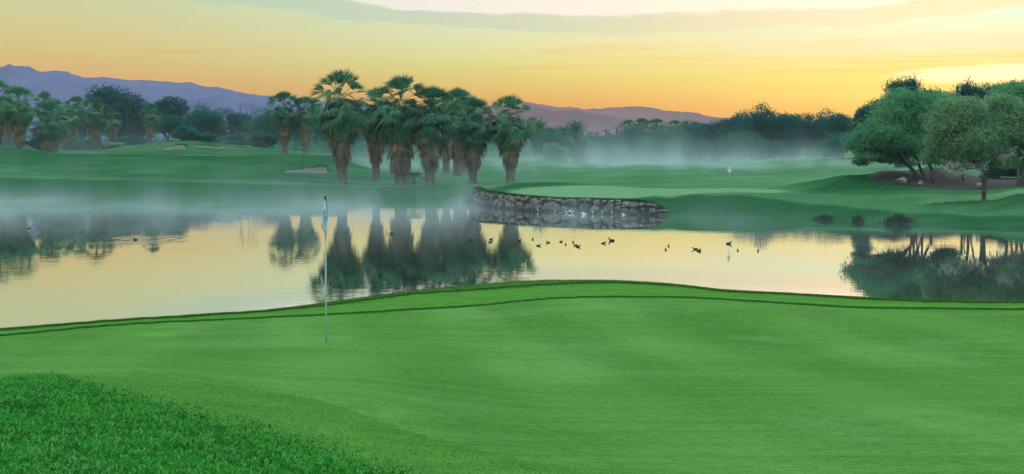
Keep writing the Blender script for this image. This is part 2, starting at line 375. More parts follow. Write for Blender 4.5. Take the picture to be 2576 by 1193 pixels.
def turf_mat(name, near=False):
    m, nt, out = new_mat(name); co = objco(nt)
    at = N(nt, 'ShaderNodeAttribute', attribute_name='turf')
    if near:
        # close mown putting turf: broad soft patches, fine grain drawn out along the mowing direction
        big = noise(nt, mapping(nt, co, (.16, .45, 1)), 1.0, 4, .55, .3)
        stripe = noise(nt, mapping(nt, co, (.26, 3.4, 1)), 1.0, 5, .68, .15)
        fine = noise(nt, mapping(nt, co, (9, 30, 1)), 1.0, 3, .7)
        pix = noise(nt, co, 70., 2, .7)
        bands = noise(nt, mapping(nt, co, (.55, .07, 1), (2, 5, 0)), 1.0, 1, .4)
        f = math_n(nt, 'ADD', math_n(nt, 'ADD', math_n(nt, 'MULTIPLY', big, .26), math_n(nt, 'MULTIPLY', stripe, .50)), math_n(nt, 'MULTIPLY', bands, .24))
        col = mixc(nt, mapr(nt, f, .34, .68), GREEN_A, GREEN_B)
        col = mixc(nt, mapr(nt, noise(nt, mapping(nt, co, (.40, .30, 1), (3, 9, 0)), 1., 3, .6), .50, .68), col, GREEN_C)
        sx = N(nt, 'ShaderNodeSeparateXYZ'); L(nt, co, sx.inputs[0])
        ph = math_n(nt, 'ADD', math_n(nt, 'ADD', sx.outputs[0], math_n(nt, 'MULTIPLY', sx.outputs[1], .16)), math_n(nt, 'MULTIPLY', big, .5))
        st = math_n(nt, 'SINE', math_n(nt, 'MULTIPLY', ph, 2*math.pi/2.7))          # passes of the mower, up and back
        g0 = math_n(nt, 'MULTIPLY', mapr(nt, st, -.7, .7, -.06, .06), 1.)
        g = math_n(nt, 'ADD', math_n(nt, 'ADD', g0, mapr(nt, fine, .3, .7, .74, 1.26, False)), mapr(nt, pix, .3, .7, -.38, .38, False))
        hs = N(nt, 'ShaderNodeHueSaturation'); L(nt, col, hs.inputs['Color']); L(nt, g, hs.inputs['Value']); col = hs.outputs[0]
        bs, bd = pix, .012
    else:
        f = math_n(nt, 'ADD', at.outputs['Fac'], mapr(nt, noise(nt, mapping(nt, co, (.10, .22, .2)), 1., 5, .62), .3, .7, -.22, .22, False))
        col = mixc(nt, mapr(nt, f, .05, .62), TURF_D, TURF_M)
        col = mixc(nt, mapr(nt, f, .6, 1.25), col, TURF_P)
        sp_ = N(nt, 'ShaderNodeSeparateXYZ'); L(nt, co, sp_.inputs[0]); col = mixc(nt, mapr(nt, sp_.outputs[1], 40, 44, 1., 0.), col, TURF_N)
        fine = noise(nt, mapping(nt, co, (1.2, 3, 1)), 1.0, 5, .75)
        hs = N(nt, 'ShaderNodeHueSaturation'); L(nt, col, hs.inputs['Color']); L(nt, mapr(nt, fine, .3, .7, .75, 1.25, False), hs.inputs['Value']); col = hs.outputs[0]
        bs, bd = noise(nt, co, 6., 5, .7), .05
    d = N(nt, 'ShaderNodeBsdfDiffuse'); L(nt, col, d.inputs[0])
    b = N(nt, 'ShaderNodeBump', i_Strength=.35, i_Distance=bd); L(nt, bs, b.inputs['Height']); L(nt, b.outputs[0], d.inputs['Normal'])
    L(nt, d.outputs[0], out.inputs[0]); return m
GREEN_A, GREEN_B, GREEN_C = (.056,.182,.034), (.086,.240,.056), (.088,.242,.062)
TURF_D, TURF_M, TURF_P = (.010,.082,.028), (.044,.158,.066), (.112,.270,.135)
TURF_N = (.062,.205,.036)
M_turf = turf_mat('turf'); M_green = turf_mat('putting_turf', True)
Vall = np.stack([GX.ravel(), GY.ravel(), GZ.ravel()], -1)
def sub_sheet(name, mask, mat):
    q = quads[mask]; u, inv = np.unique(q, return_inverse=True)
    me = mesh_np(name, Vall[u], [inv.reshape(-1, 4)[:, ::1]], mat, True)
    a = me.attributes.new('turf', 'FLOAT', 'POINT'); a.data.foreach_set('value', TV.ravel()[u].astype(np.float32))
    return link(name, me)
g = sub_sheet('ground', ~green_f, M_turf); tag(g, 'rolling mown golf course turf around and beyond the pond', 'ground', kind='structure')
g = sub_sheet('putting_green', green_f, M_green); tag(g, 'smooth close mown putting green holding the flagstick', 'putting green', kind='structure')

# ---- sand and bare soil lie as thin sheets on the ground
def sheet(name, cx, cy, w, h, mat, seed, lift=.03, nu=48, nv=14):
    """irregular oval patch: w,h half sizes in metres, draped on the ground"""
    V = []; rr = np.linspace(0, 1, nv); aa = np.linspace(0, 2*math.pi, nu, endpoint=False)
    wob = 1 + .28*fbm(np.cos(aa)*1.3 + seed, np.sin(aa)*1.3 + seed*2.1, 3)
    X = cx + w*(rr[:, None]*np.cos(aa)*wob); Y = cy + h*(rr[:, None]*np.sin(aa)*wob)
    Z = gz(X, Y) + lift - .05*sstep(.93, 1, rr)[:, None]
    V = np.stack([X, Y, Z], -1).reshape(-1, 3)
    i = np.arange(nv*nu).reshape(nv, nu); j = np.roll(i, -1, 1)
    q = np.stack([i[:-1], j[:-1], j[1:], i[1:]], -1).reshape(-1, 4)
    return link(name, mesh_np(name, V, [q], mat, True))
M_sand = simple('sand', (.060,.088,.086), (.10,.125,.118), .6, .95, .3)
M_soil = simple('bare_soil', (.017,.020,.020), (.036,.037,.036), .7, .95, .5)
BL = ['small pale sand bunker at the near foot of the far left mound', 'long pale sand bunker across the face of the far left mound',
      'narrow sand bunker at the right end of the far left mound', 'wide sand bunker cut into the bank left of the tallest palm', 'small sand bunker low in front of the wide one by the palms']
for k, (bp, bd, w, h, dep) in enumerate(BUNK):
    tag(sheet('sand_bunker', (bp-CX)/F*bd, bd, w/F*bd*.80, h*.80, M_sand, k*3.7+1, .05), BL[k], 'bunker', 'sand bunkers', 'structure')
tag(sheet('soil_bed', 36.5, 113.5, 8.6, 6.6, M_soil, 11.3, .04, 80, 30), 'curved bed of bare brown soil under the trees on the right', 'soil bed', kind='structure')

# ---- pond
m, nt, out = new_mat('pond_water'); co = objco(nt)
gl = N(nt, 'ShaderNodeBsdfGlossy', i_Roughness=.0); gl.inputs[0].default_value = (.94,.95,.93,1)
df = N(nt, 'ShaderNodeBsdfDiffuse'); df.inputs[0].default_value = (.010,.028,.026,1)
fr = N(nt, 'ShaderNodeLayerWeight', i_Blend=.5)
r1 = noise(nt, mapping(nt, co, (.55, 2.1, 1)), 1.0, 3, .55, .4)
r2 = noise(nt, mapping(nt, co, (.10, .22, 1)), 1.0, 2)
patch = mapr(nt, noise(nt, mapping(nt, co, (.035, .05, 1), (4, 2, 0)), 1.0, 2), .40, .62, .25, 1.15)
h = math_n(nt, 'ADD', math_n(nt, 'MULTIPLY', r1, patch), math_n(nt, 'MULTIPLY', r2, .8))
rings = None
for (dx, dy, amp, k) in ((-18.9, 71.3, .55, 7.), (-25.6, 79., .40, 8.), (-29.5, 82., .40, 7.), (4.6, 66., .18, 9.), (8.5, 65., .15, 9.)):
    d = N(nt, 'ShaderNodeVectorMath', operation='DISTANCE'); L(nt, mapping(nt, co, (1, 1, 0)), d.inputs[0]); d.inputs[1].default_value = (dx, dy, 0)
    w = math_n(nt, 'MULTIPLY', math_n(nt, 'SINE', math_n(nt, 'MULTIPLY', d.outputs['Value'], k)), mapr(nt, d.outputs['Value'], .2, 5.5, amp, 0))
    rings = w if rings is None else math_n(nt, 'ADD', rings, w)
h = math_n(nt, 'ADD', h, math_n(nt, 'MULTIPLY', rings, 1.3))
b = N(nt, 'ShaderNodeBump', i_Strength=.5, i_Distance=.0045); L(nt, h, b.inputs['Height'])
for q in (gl, df, fr): L(nt, b.outputs[0], q.inputs['Normal'])
mx = N(nt, 'ShaderNodeMixShader'); L(nt, mapr(nt, fr.outputs['Facing'], .5, 1., .35, 1., False), mx.inputs[0]); L(nt, df.outputs[0], mx.inputs[1]); L(nt, gl.outputs[0], mx.inputs[2]); L(nt, mx.outputs[0], out.inputs[0])
M_water = m
wp = MB(); wp.add([(-150,18,0),(150,18,0),(150,150,0),(-150,150,0)], quads=[(0,1,2,3)])
tag(link('pond_water', wp.mesh('pond_water', M_water)), 'still golf course pond mirroring the yellow sky and palms', 'pond', kind='structure')
# ================================================================== GRASS BLADES
def blades(name, X, Y, hgt, wid, lean, mat, seed, zoff=-.004):
    r = np.random.RandomState(seed); n = len(X); Z = gz(X, Y) + zoff
    az = r.rand(n)*2*math.pi; la = r.rand(n)*2*math.pi
    H = hgt*(.55 + .75*r.rand(n)); W = wid*(.7 + .6*r.rand(n)); Ln = lean*H*(.3 + r.rand(n))
    dx, dy = np.cos(az)*W/2, np.sin(az)*W/2; lx, ly = np.cos(la)*Ln, np.sin(la)*Ln
    V = np.empty((n, 5, 3))
    V[:, 0] = np.stack([X-dx, Y-dy, Z], -1); V[:, 1] = np.stack([X+dx, Y+dy, Z], -1)
    V[:, 2] = np.stack([X-dx*.8+lx*.4, Y-dy*.8+ly*.4, Z+H*.6], -1); V[:, 3] = np.stack([X+dx*.8+lx*.4, Y+dy*.8+ly*.4, Z+H*.6], -1)
    V[:, 4] = np.stack([X+lx, Y+ly, Z+H*(1-.25*lean)], -1)
    b = np.arange(n)[:, None]*5
    me = mesh_np(name, V.reshape(-1, 3), [b + np.array([[2, 3, 4]]), b + np.array([[0, 1, 3, 2]])], mat, True)
    return link(name, me)
M_blade = foliage('rough_grass', (.008,.14,.010), (.028,.31,.032), (.17,.50,.15), 3.5, .35, 0, True)
M_fring = foliage('fringe_grass', (.085,.27,.055), (.115,.33,.075), (.17,.40,.115), 3.5, .45, 0, True)
r = np.random.RandomState(3)
n = 250000
X = r.uniform(-4.6, 1.5, n); Y = r.uniform(5.6, 14.2, n)
k = inside(ROUGH, X, Y, .30*r.randn(n) - .1) & (X/Y > -.42) & (Y > 6.0 + .6*np.maximum(0, X+3)*0)
kk_ = inside(ROUGH, X[k], Y[k], -.45)
tag(blades('rough_grass', X[k], Y[k], np.where(kk_, .046, .028), .0095, .85, M_blade, 4), 'thick dark green rough grass on the mound at the lower left', 'rough grass', kind='stuff')
n = 130000
X = r.uniform(-4.8, 3.2, n); Y = r.uniform(5.6, 15, n)
k = inside(FRING, X, Y, .05*r.randn(n)) & ~inside(ROUGH, X, Y, .35*r.randn(n) - .3) & (X/Y > -.42)
tag(blades('fringe_grass', X[k], Y[k], .017, .0085, 1.0, M_fring, 6), 'short paler fringe grass between the dark rough and the green', 'fringe grass', kind='stuff')
# collar and first cut along the far edge of the green
n = 150000
ppx = r.uniform(-150, 2740, n); u = r.rand(n)
M_collar = foliage('collar_grass', (.034,.15,.026), (.058,.21,.044), (.10,.27,.075), 2.5, .3, 0, True)
D = np.where(r.rand(n) < .6, fL2(ppx) + .03 + u**1.5*.22, fL2(ppx) + .03 + u*(fCR(ppx) + .7 - fL2(ppx))); X = (ppx-CX)/F*D
tag(blades('collar_grass', X, D, .027, .010, .35, M_collar, 8), 'strip of longer grass along the crest above the pond', 'grass strip', kind='stuff')
n = 60000
ppx = r.uniform(-150, 2740, n); u = r.rand(n)
D = fL1(ppx) + .01 + u**1.5*.14; X = (ppx-CX)/F*D
tag(blades('apron_grass', X, D, .018, .009, .35, M_collar, 9), 'band of slightly longer apron grass behind the putting green', 'grass strip', kind='stuff')

# ragged uncut grass along the upper lips of the sand bunkers
M_lip = foliage('lip_grass', (.006,.055,.018), (.014,.09,.03), (.03,.12,.045), 1.5, .3, 0)
LX = []; LY = []
for k, (bp, bd, w, h, dep) in enumerate(BUNK):
    aa = r.uniform(rad(12), rad(168), 420); wob = 1 + .28*fbm(np.cos(aa)*1.3 + k*3.7+1, np.sin(aa)*1.3 + (k*3.7+1)*2.1, 3); q = 1 + .05*np.abs(r.randn(420))
    LX.append((bp-CX)/F*bd + w/F*bd*.80*np.cos(aa)*wob*q); LY.append(bd + h*.80*np.sin(aa)*wob*q)
tag(blades('bunker_lip_grass', np.concatenate(LX), np.concatenate(LY), .13, .06, .5, M_lip, 12), 'dark ragged grass overhanging the upper lips of the sand bunkers', 'grass', kind='stuff')

# ================================================================== PALMS
M_frond = foliage('palm_frond', (.046,.185,.125), (.080,.245,.150), (.19,.33,.20), .9, .25, .15)
M_dead = foliage('dead_frond', (.17,.142,.10), (.29,.245,.165), (.42,.37,.26), .9, .2, .12)
M_skirt = foliage('old_skirt', (.135,.12,.10), (.23,.205,.17), (.33,.29,.22), 1.1, .15, .12)
M_ptrunk = simple('palm_trunk', (.085,.072,.060), (.17,.145,.125), 2.2, .95, 1.0, 6)
M_stalk = simple('fruit_stalk', (.16,.11,.06), (.26,.19,.11), 3., .9)

def fan(mb, base, d, up, pet, R, spread, droop, nseg, rng, fold=0.0, pw=.03, roll=0.):
    """one fan leaf: petiole from base along d, blade spread about d in the plane (d, tangent)"""
    d = d/np.linalg.norm(d); t = np.cross(d, up); nt_ = np.linalg.norm(t)
    t = t/nt_ if nt_ > 1e-3 else np.array([1., 0, 0]); nrm = np.cross(t, d)
    t, nrm = t*math.cos(roll) + nrm*math.sin(roll), nrm*math.cos(roll) - t*math.sin(roll)
    g = np.array([0, 0, -1.])
    hub = base + d*pet + g*pet*.10*droop
    mid = base + d*pet*.5 + g*pet*.01
    V = [base-t*pw, base+t*pw, mid+t*pw*.8, mid-t*pw*.8, hub+t*pw*.6, hub-t*pw*.6]
    q = [(0,1,2,3),(3,2,4,5)]; tr = []
    for i in range(nseg):
        a = (i/(nseg-1)-.5)*spread + rng.normal(0, .03)
        dd = d*math.cos(a) + t*math.sin(a) + nrm*fold*abs(math.sin(a))
        r1 = R*(.50 + .06*rng.rand()); r2 = R*(.86 + .2*rng.rand())*(1 - .18*abs(a)/max(spread/2, .1))
        side = (-d*math.sin(a) + t*math.cos(a))*R*spread/nseg*.30
        p1 = hub + dd*r1 + g*droop*.10*R; p2 = hub + dd*r2 + g*droop*(.35+.25*rng.rand())*R
        b = len(V); V += [hub, p1-side, p1+side, p2]
        tr += [(b, b+2, b+1), (b+1, b+2, b+3)]
    mb.add(V, tr, q)
def dirv(az, el): return np.array([math.cos(az)*math.cos(el), math.sin(az)*math.cos(el), math.sin(el)])
UP = np.array([0, 0, 1.])
def palm_meshes(seed, Hc=9.0, skirt=5.2, full=1.0, nup=30, nmid=48, ndead=70, R0=1.25, wide=1.0, tr=.42):
    """crown centre at Hc metres; skirt = length of hanging dead leaves below it"""
    rng = np.random.RandomState(seed); live = MB(); dead = MB(); old = MB(); tk = MB(); st = MB()
    for i in range(nup):
        u = (i+.5)/nup; el = rad(88 - 92*u**1.35) + rng.normal(0, .06); az = i*2.39996 + rng.normal(0, .2)
        pet = (.95 + .75*u)*rng.uniform(.85, 1.15)*wide; R = R0*1.30*rng.uniform(.85, 1.1)
        d = dirv(az, el); fan(live, np.array([0, 0, Hc + .15 - .5*u]) + d*.12, d, UP, pet, R, rng.uniform(1.4, 2.1), .08+.6*u, 22, rng, .12, roll=rng.uniform(-1.0, 1.0))
    for i in range(22):     # short inner leaves that hide the growing point
        d = dirv(i*2.4 + .7, rad(rng.uniform(-50, 65))); fan(live, np.array([0, 0, Hc - rng.uniform(0, .9)]) + d*.15, d, UP, rng.uniform(.3, .75)*wide, R0*rng.uniform(.7, .95), rng.uniform(1.6, 2.4), .6, 18, rng, .1, roll=rng.uniform(-1.2, 1.2))
    for i in range(nmid):
        u = (i+.5)/nmid; el = rad(-8 - 62*u**.8) + rng.normal(0, .1); az = i*2.39996 + rng.normal(0, .3)
        pet = (1.75 - .35*u)*(rng.uniform(.85, 1.08) if i % 3 else rng.uniform(.25, .7))*wide; R = R0*rng.uniform(.85, 1.1)
        d = dirv(az, el); fan(live, np.array([0, 0, Hc - .15 - 1.6*u]) + d*.2, d, UP, pet, R, rng.uniform(1.5, 2.6), 1.0, 18, rng, -.30, roll=rng.uniform(-.7, .7))
    zs0 = Hc - 1.0; zs1 = Hc - skirt
    for i in range(ndead):
        u = (i+.5)/ndead; z = zs0 + (zs1 + 1.5 - zs0)*u; el = rad(-58 - 25*u) + rng.normal(0, .09); az = i*2.39996 + rng.normal(0, .3)
        pet = (1.52 - .70*u)*rng.uniform(.75, 1.2)*wide; R = R0*rng.uniform(.75, 1.05)
        d = dirv(az, el); fan(dead if u < .55 else old, np.array([0, 0, z]) + dirv(az, 0)*tr*.8, d, UP, pet, R, rng.uniform(.7, 1.7), .8, 13, rng, -.5)
    # old thatch packed round the trunk and stray hanging strips
    for i in range(int(110*full)):
        az = rng.rand()*6.283; z = rng.uniform(zs1 + .6, zs0 + .3); k = (z - zs1)/(zs0 - zs1)
        rr = tr + .12 + .75*wide*max(0, k)**.8*rng.uniform(.4, 1)
        p = dirv(az, 0)*rr + UP*z; ln = rng.uniform(.7, 1.5); d = dirv(az + rng.normal(0, .3), rad(rng.uniform(-88, -76)))
        t = np.array([-math.sin(az), math.cos(az), 0])*rng.uniform(.03, .10)
        old.add([p-t, p+t, p+d*ln*.6+t*.8, p+d*ln*.6-t*.8, p+d*ln], [(3, 2, 4)], [(0, 1, 2, 3)])
    for i in range(int(70*full)):   # pale dead strips caught among the green leaves
        az = rng.rand()*6.283; z = rng.uniform(Hc - 3.6, Hc - .5); rr = tr + wide*rng.uniform(.9, 1.75)*(1 - .15*abs(Hc - 2 - z))
        p = dirv(az, 0)*rr + UP*z; ln = rng.uniform(.5, 1.2); d = dirv(az + rng.normal(0, .5), rad(rng.uniform(-89, -62))); t = np.array([-math.sin(az), math.cos(az), 0])*rng.uniform(.018, .045)
        dead.add([p-t, p+t, p+d*ln*.6+t*.7, p+d*ln*.6-t*.7, p+d*ln], [(3, 2, 4)], [(0, 1, 2, 3)])
    for i in range(9):      # fruit stalks arching out of the crown
        az = rng.rand()*6.283; d = dirv(az, rad(rng.uniform(10, 40))); ln = rng.uniform(1.6, 2.8)
        pts = [np.array([0, 0, Hc]) + d*ln*s - UP*ln*1.1*s*s for s in np.linspace(0, 1, 7)]
        st.tube(pts, [.022]*4 + [.018, .012, .008], 3, False)
    zt = max(.5, zs1 + .8)
    ns = 14; ph = rng.rand()*6
    pts = [(0, 0, -.4 + (Hc-.2)*s) for s in np.linspace(0, 1, ns)]
    rd = [tr*(1.22 if s < .06 else 1.0)*(1 + .05*math.sin(s*40+ph))*(1.0 - .12*s) for s in np.linspace(0, 1, ns)]
    tk.tube(pts, rd, 16)
    return dict(trunk=tk.mesh('trunk', M_ptrunk, True), crown=live.mesh('crown', M_frond), dead_skirt=dead.mesh('dead_skirt', M_dead),
                old_thatch=old.mesh('old_thatch', M_skirt), fruit_stalks=st.mesh('fruit_stalks', M_stalk))
PALM = {}
def palm_kind(k):
    if k in PALM: return PALM[k]
    spec = {'open': dict(seed=11, Hc=8.9, skirt=6.6, nup=27, nmid=96, ndead=90, R0=1.3, tr=.45),
            'full': dict(seed=23, Hc=9.2, skirt=7.6, nup=34, nmid=135, ndead=120, R0=1.35, wide=1.08, full=1.8, tr=.5),
            'mid':  dict(seed=37, Hc=9.0, skirt=7.0, nup=30, nmid=110, ndead=100, R0=1.25, full=1.3, tr=.45),
            'slim': dict(seed=41, Hc=9.2, skirt=6.8, nup=26, nmid=90, ndead=100, R0=1.15, wide=.85, full=1.2, tr=.40),
            'bushy': dict(seed=53, Hc=7.4, skirt=6.9, nup=26, nmid=110, ndead=90, R0=1.4, wide=1.35, full=1.6, tr=.5),
            'thin': dict(seed=61, Hc=9.6, skirt=3.0, nup=30, nmid=26, ndead=26, R0=1.1, wide=.85, full=.4, tr=.24)}[k]
    PALM[k] = palm_meshes(**spec); PALM[k]['H'] = {'open': 11.9, 'full': 12.2, 'mid': 11.9, 'slim': 11.9, 'bushy': 10.4, 'thin': 12.3}[k]
    return PALM[k]
def palm(kind, px, D, top, label, group, wid=1.0, row=None, lean=0., rz=None):
    """px, top: photo column and row of the crown tip; D metres away, standing on the ground there"""
    K = palm_kind(kind); x = (px-CX)/F*D
    z = float(gz(x, D)); H = float(zrow(top, D)) - z; s = H/K['H']
    o = empty('fan_palm', (x, D, z - .05), (px*12.9 % 6.28) if rz is None else rz)
    o.scale = (s*wid, s*wid, s); o.rotation_euler.x = lean + .02*math.sin(px*1.7); o.rotation_euler.y = .03*math.sin(px*2.3)
    tag(o, label, 'palm tree', group)
    for nm in ('trunk', 'crown', 'dead_skirt', 'old_thatch', 'fruit_stalks'):
        link(nm, K[nm], o)
    return o
G1 = 'palms standing at the far edge of the pond'
palm('open', 861, 141, 163, 'tallest fan palm with open dark crown and brown skirt, behind the flagstick', G1, 1.16)
palm('slim', 946, 150, 211, 'slim fan palm half hidden between the tallest palm and the shaggiest one', G1, 1.22)
palm('full', 1008, 140, 181, 'shaggiest fan palm with skirt hanging nearly to its foot', G1, 1.32)
palm('mid', 1081, 139, 206, 'fan palm with dark lower trunk just right of the shaggiest palm', G1, 1.28)
palm('slim', 1151, 162, 210, 'fan palm set back with its trunk in the mist, crown level with its neighbour', G1, 1.45)
palm('mid', 1190, 143, 235, 'shorter fan palm with feathery crown beside the one standing alone', G1, 1.22)
palm('open', 1284, 142, 229, 'fan palm standing alone with wide crown, nearest the stone wall', G1, 1.30)
palm('slim', 1122, 172, 226, 'pale trunked fan palm at the back of the cluster in mist', G1, 1.3)
palm('slim', 1165, 176, 232, 'hindmost thin trunked fan palm, its crown lost among the others', G1, 1.35)
palm('slim', 1092, 180, 238, 'hidden fan palm with only its stub trunk showing behind the dark trunk', G1, 1.3)
palm('open', 717, 222, 222, 'left palm of the distant pair on the crest by the bunker', G1, 1.18)
palm('mid', 769, 223, 236, 'right palm of the distant pair on the crest, darker trunk', G1, 1.2)
G2 = 'palms among the trees at the far left'
palm('full', -6, 214, 193, 'fan palm cut off by the left edge of the picture', G2, 1.15)
palm('full', 52, 205, 212, 'shaggy fan palm with pale trunk rising from the crest at far left', G2, 1.25)
palm('bushy', 130, 213, 252, 'low bushy palm with drooping dark fronds right of the pale trunked one', G2, 1.35)
palm('thin', 115, 252, 222, 'fan palm showing only a small spiky top above the bushy palm', G2, 1.0)
palm('thin', 147, 262, 242, 'tiny palm top peeping between two shaggy palms', G2, 1.0)
palm('thin', 196, 255, 234, 'fan palm with splayed top beside the shaggy tan skirted one', G2, 1.25)
palm('full', 243, 226, 240, 'shaggy palm with tan hanging skirt left of the domed tree', G2, 1.30)
palm('mid', 379, 238, 254, 'faint palm with pale trunk in front of the round green tree', G2, 1.15)
palm('slim', 20, 240, 236, 'dim palm crown behind the shaggy palm at far left', G2, 1.3)
palm('slim', 172, 236, 258, 'dim palm crown in the gap behind the bushy palm', G2, 1.5)
palm('mid', 283, 250, 268, 'dim palm below the domed tree, skirt fading into mist', G2, 1.2)
G3 = 'dark palms along the skyline right of the palm cluster'
for (px, top, D, w, lb) in ((1582,296,300,1.5,'first of the row of dark skyline palms, left end, spiky top'), (1612,292,296,1.7,'second dark skyline palm, tallest of the row with a round head'),
        (1653,293,300,1.8,'third dark skyline palm with broad bushy head'), (1697,297,305,1.7,'fourth dark skyline palm, flatter head sunk in foliage'),
        (1722,300,310,1.3,'small dark palm squeezed right of the flat headed one'), (1748,302,306,1.4,'faint palm top in the trees right of the dark row'),
        (1768,305,310,1.3,'last faint palm of the skyline row, right end'), (1487,328,330,1.1,'tiny distant palm beside the utility poles'),
        (1460,331,300,1.2,'low spiky palm at the foot of the feather palm'), (1531,330,335,1.0,'tiny distant palm between two utility poles')):
    palm('thin', px, D, top, lb, G3, w)

# ---- feather palms
def feather(mb, base, az, el, ln, rng, drop):
    pts = []; p = np.array(base, float); e = el
    for i in range(9):
        pts.append(p.copy()); p = p + dirv(az, e)*ln/8; e -= drop/8
    t = np.array([-math.sin(az), math.cos(az), 0])
    V = []; tr = []
    for i in range(1, 9):
        for k in (0, .5):
            q = pts[i-1]*(1-k) + pts[i]*k; s = (i-1+k)/8; w = ln*.24*math.sin(math.pi*(.12+.86*s))
            dd = (pts[i]-pts[i-1])/np.linalg.norm(pts[i]-pts[i-1])
            for sg in (-1, 1):
                b = len(V); tip = q + (t*sg*.8 + dd*.55)*w - UP*w*.35
                V += [q, q + dd*.13, tip]; tr.append((b, b+1, b+2))
    mb.add(V, tr); mb.tube(pts, [.05*(1-.1*i) for i in range(9)], 3, False)
def feather_meshes(seed, Hc):
    rng = np.random.RandomState(seed); lv = MB(); tk = MB()
    for i in range(60):
        u = (i+.5)/60; feather(lv, (0, 0, Hc), i*2.4, rad(80 - 115*u) + rng.normal(0, .08), rng.uniform(2.6, 3.4), rng, rad(40 + 50*u))
    tk.tube([(0, 0, -.3), (0, 0, Hc*.5), (0, 0, Hc+.2)], [.35, .28, .36], 9)
    return tk.mesh('trunk', M_ptrunk, True), lv.mesh('crown', M_frond)
FT = feather_meshes(5, 8.)
for (px, top, D, w, lb) in ((1448,293,268,1.15,'dark feather palm with round head and bare trunk against the purple mountain'), (1420,306,275,1.35,'bushy feather palm left of the bare trunked one'),
                            (1357,290,262,.85,'small slender feather palm just right of the lone fan palm'), (1389,313,280,1.2,'low feather palm top above the pale bushes')):
    x = (px-CX)/F*D; z = float(gz(x, D)); s = (float(zrow(top, D)) - z)/10.9
    o = empty('feather_palm', (x, D, z-.05), px % 6.28); o.scale = (s*w, s*w, s); tag(o, lb, 'palm tree', 'feather palms at the foot of the mountains')
    link('trunk', FT[0], o); link('crown', FT[1], o)

# young low palm between two trunks
rng = np.random.RandomState(77); mb = MB()
for i in range(22):
    u = (i+.5)/22; d = dirv(i*2.4, rad(70 - 75*u) + rng.normal(0, .1)); fan(mb, np.array([0, 0, .3]), d, UP, rng.uniform(.5, .9), .75, rng.uniform(2.2, 3.2), .5+.5*u, 16, rng, .1)
x = (1042-CX)/F*142; o = empty('young_palm', (x, 142, float(gz(x, 142)))); tag(o, 'stemless young palm with low dark fronds between two palm trunks', 'palm tree')
link('crown', mb.mesh('crown', M_frond), o)
mb = MB(); mb.tube([(0,0,-.2),(0,0,.2),(0,0,.4)], [.22,.2,.12], 8); link('trunk', mb.mesh('trunk', M_ptrunk, True), o)

# ================================================================== BROADLEAF TREES
M_leafA = foliage('tree_leaves', (.016,.120,.130), (.028,.160,.150), (.055,.20,.15), .35, .45, .16)
M_leafB = foliage('mesquite_leaves', (.066,.265,.160), (.105,.34,.185), (.20,.42,.20), .45, .55, .12)
M_leafF = foliage('far_leaves', (.024,.150,.132), (.042,.195,.150), (.085,.235,.150), .45, .4, .14)
M_leafC = foliage('olive_leaves', (.115,.295,.185), (.18,.37,.21), (.30,.45,.24), .5, .55, .12)
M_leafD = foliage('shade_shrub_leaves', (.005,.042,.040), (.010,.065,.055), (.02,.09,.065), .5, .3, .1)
M_leafG = foliage('pale_scrub_leaves', (.10,.12,.10), (.16,.18,.15), (.28,.29,.26), .8, .25, .1)  # pale leaf colour of the flowering shrub itself
M_bark = simple('bark', (.050,.052,.048), (.115,.115,.105), 3., .95, .8, 5)
M_twig = simple('bare_twigs', (.06,.05,.045), (.12,.10,.09), 3., .9)
M_grey = simple('dead_twigs', (.50,.53,.56), (.68,.70,.73), 2., .9)
def limbs(mb, p, d, ln, r, depth, rng, tips, spread=.6, up=.15, k=6, split=(2, 3)):
    pts = [np.array(p, float)]; rs = [r]; q = np.array(p, float); dd = np.array(d, float)
    for i in range(4):
        dd = dd + rng.normal(0, .16, 3) + UP*up*.3; dd /= np.linalg.norm(dd); q = q + dd*ln/4; pts.append(q.copy()); rs.append(r*(1-.11*(i+1)))
    mb.tube(pts, rs, k, False); tips.append(q.copy())
    if depth == 0: return
    for c in range(rng.randint(split[0], split[1]+1)):
        nd = dd + rng.normal(0, spread, 3); nd[2] = nd[2]*.8 + up; nd /= np.linalg.norm(nd)
        limbs(mb, pts[-1 - (c == 2)], nd, ln*rng.uniform(.6, .85), r*.58, depth-1, rng, tips, spread, up, max(3, k-1), split)
def leaves(cen, rad3, n, size, rng, droop=.3, elong=2.2, shell=.35):
    """leaf sprays scattered in a set of ellipsoid clumps: cen (m,3), rad3 (m,3)"""
    cen = np.asarray(cen); rad3 = np.asarray(rad3); w = (rad3.prod(1))**(2/3.); w /= w.sum()
    i = rng.choice(len(cen), n, p=w)
    d = rng.normal(size=(n, 3)); d /= np.linalg.norm(d, axis=1)[:, None]
    rr = (shell + (1-shell)*rng.rand(n))**.6 * (1 + .10*rng.normal(size=n)); kk = rng.rand(n) < .16; rr = np.where(kk, rr*rng.uniform(1.0, 1.42, n), rr)
    p = cen[i] + d*rr[:, None]*rad3[i]
    a = rng.normal(size=(n, 3)) + d*.6; a[:, 2] -= droop*1.5; a /= np.linalg.norm(a, axis=1)[:, None]
    b = np.cross(a, rng.normal(size=(n, 3))); b /= np.linalg.norm(b, axis=1)[:, None]
    s = size*rng.uniform(.55, 1.4, n)[:, None]
    V = np.stack([p - a*s*.5, p + b*s/elong*.5, p + a*s*.5, p - b*s/elong*.5], 1).reshape(-1, 3)
    return V, np.arange(n*4).reshape(-1, 4)
def crown_mesh(name, cen, rd, n, size, mat, rng, **kw):
    V, q = leaves(cen, rd, n, size, rng, **kw); return mesh_np(name, V, [q], mat)
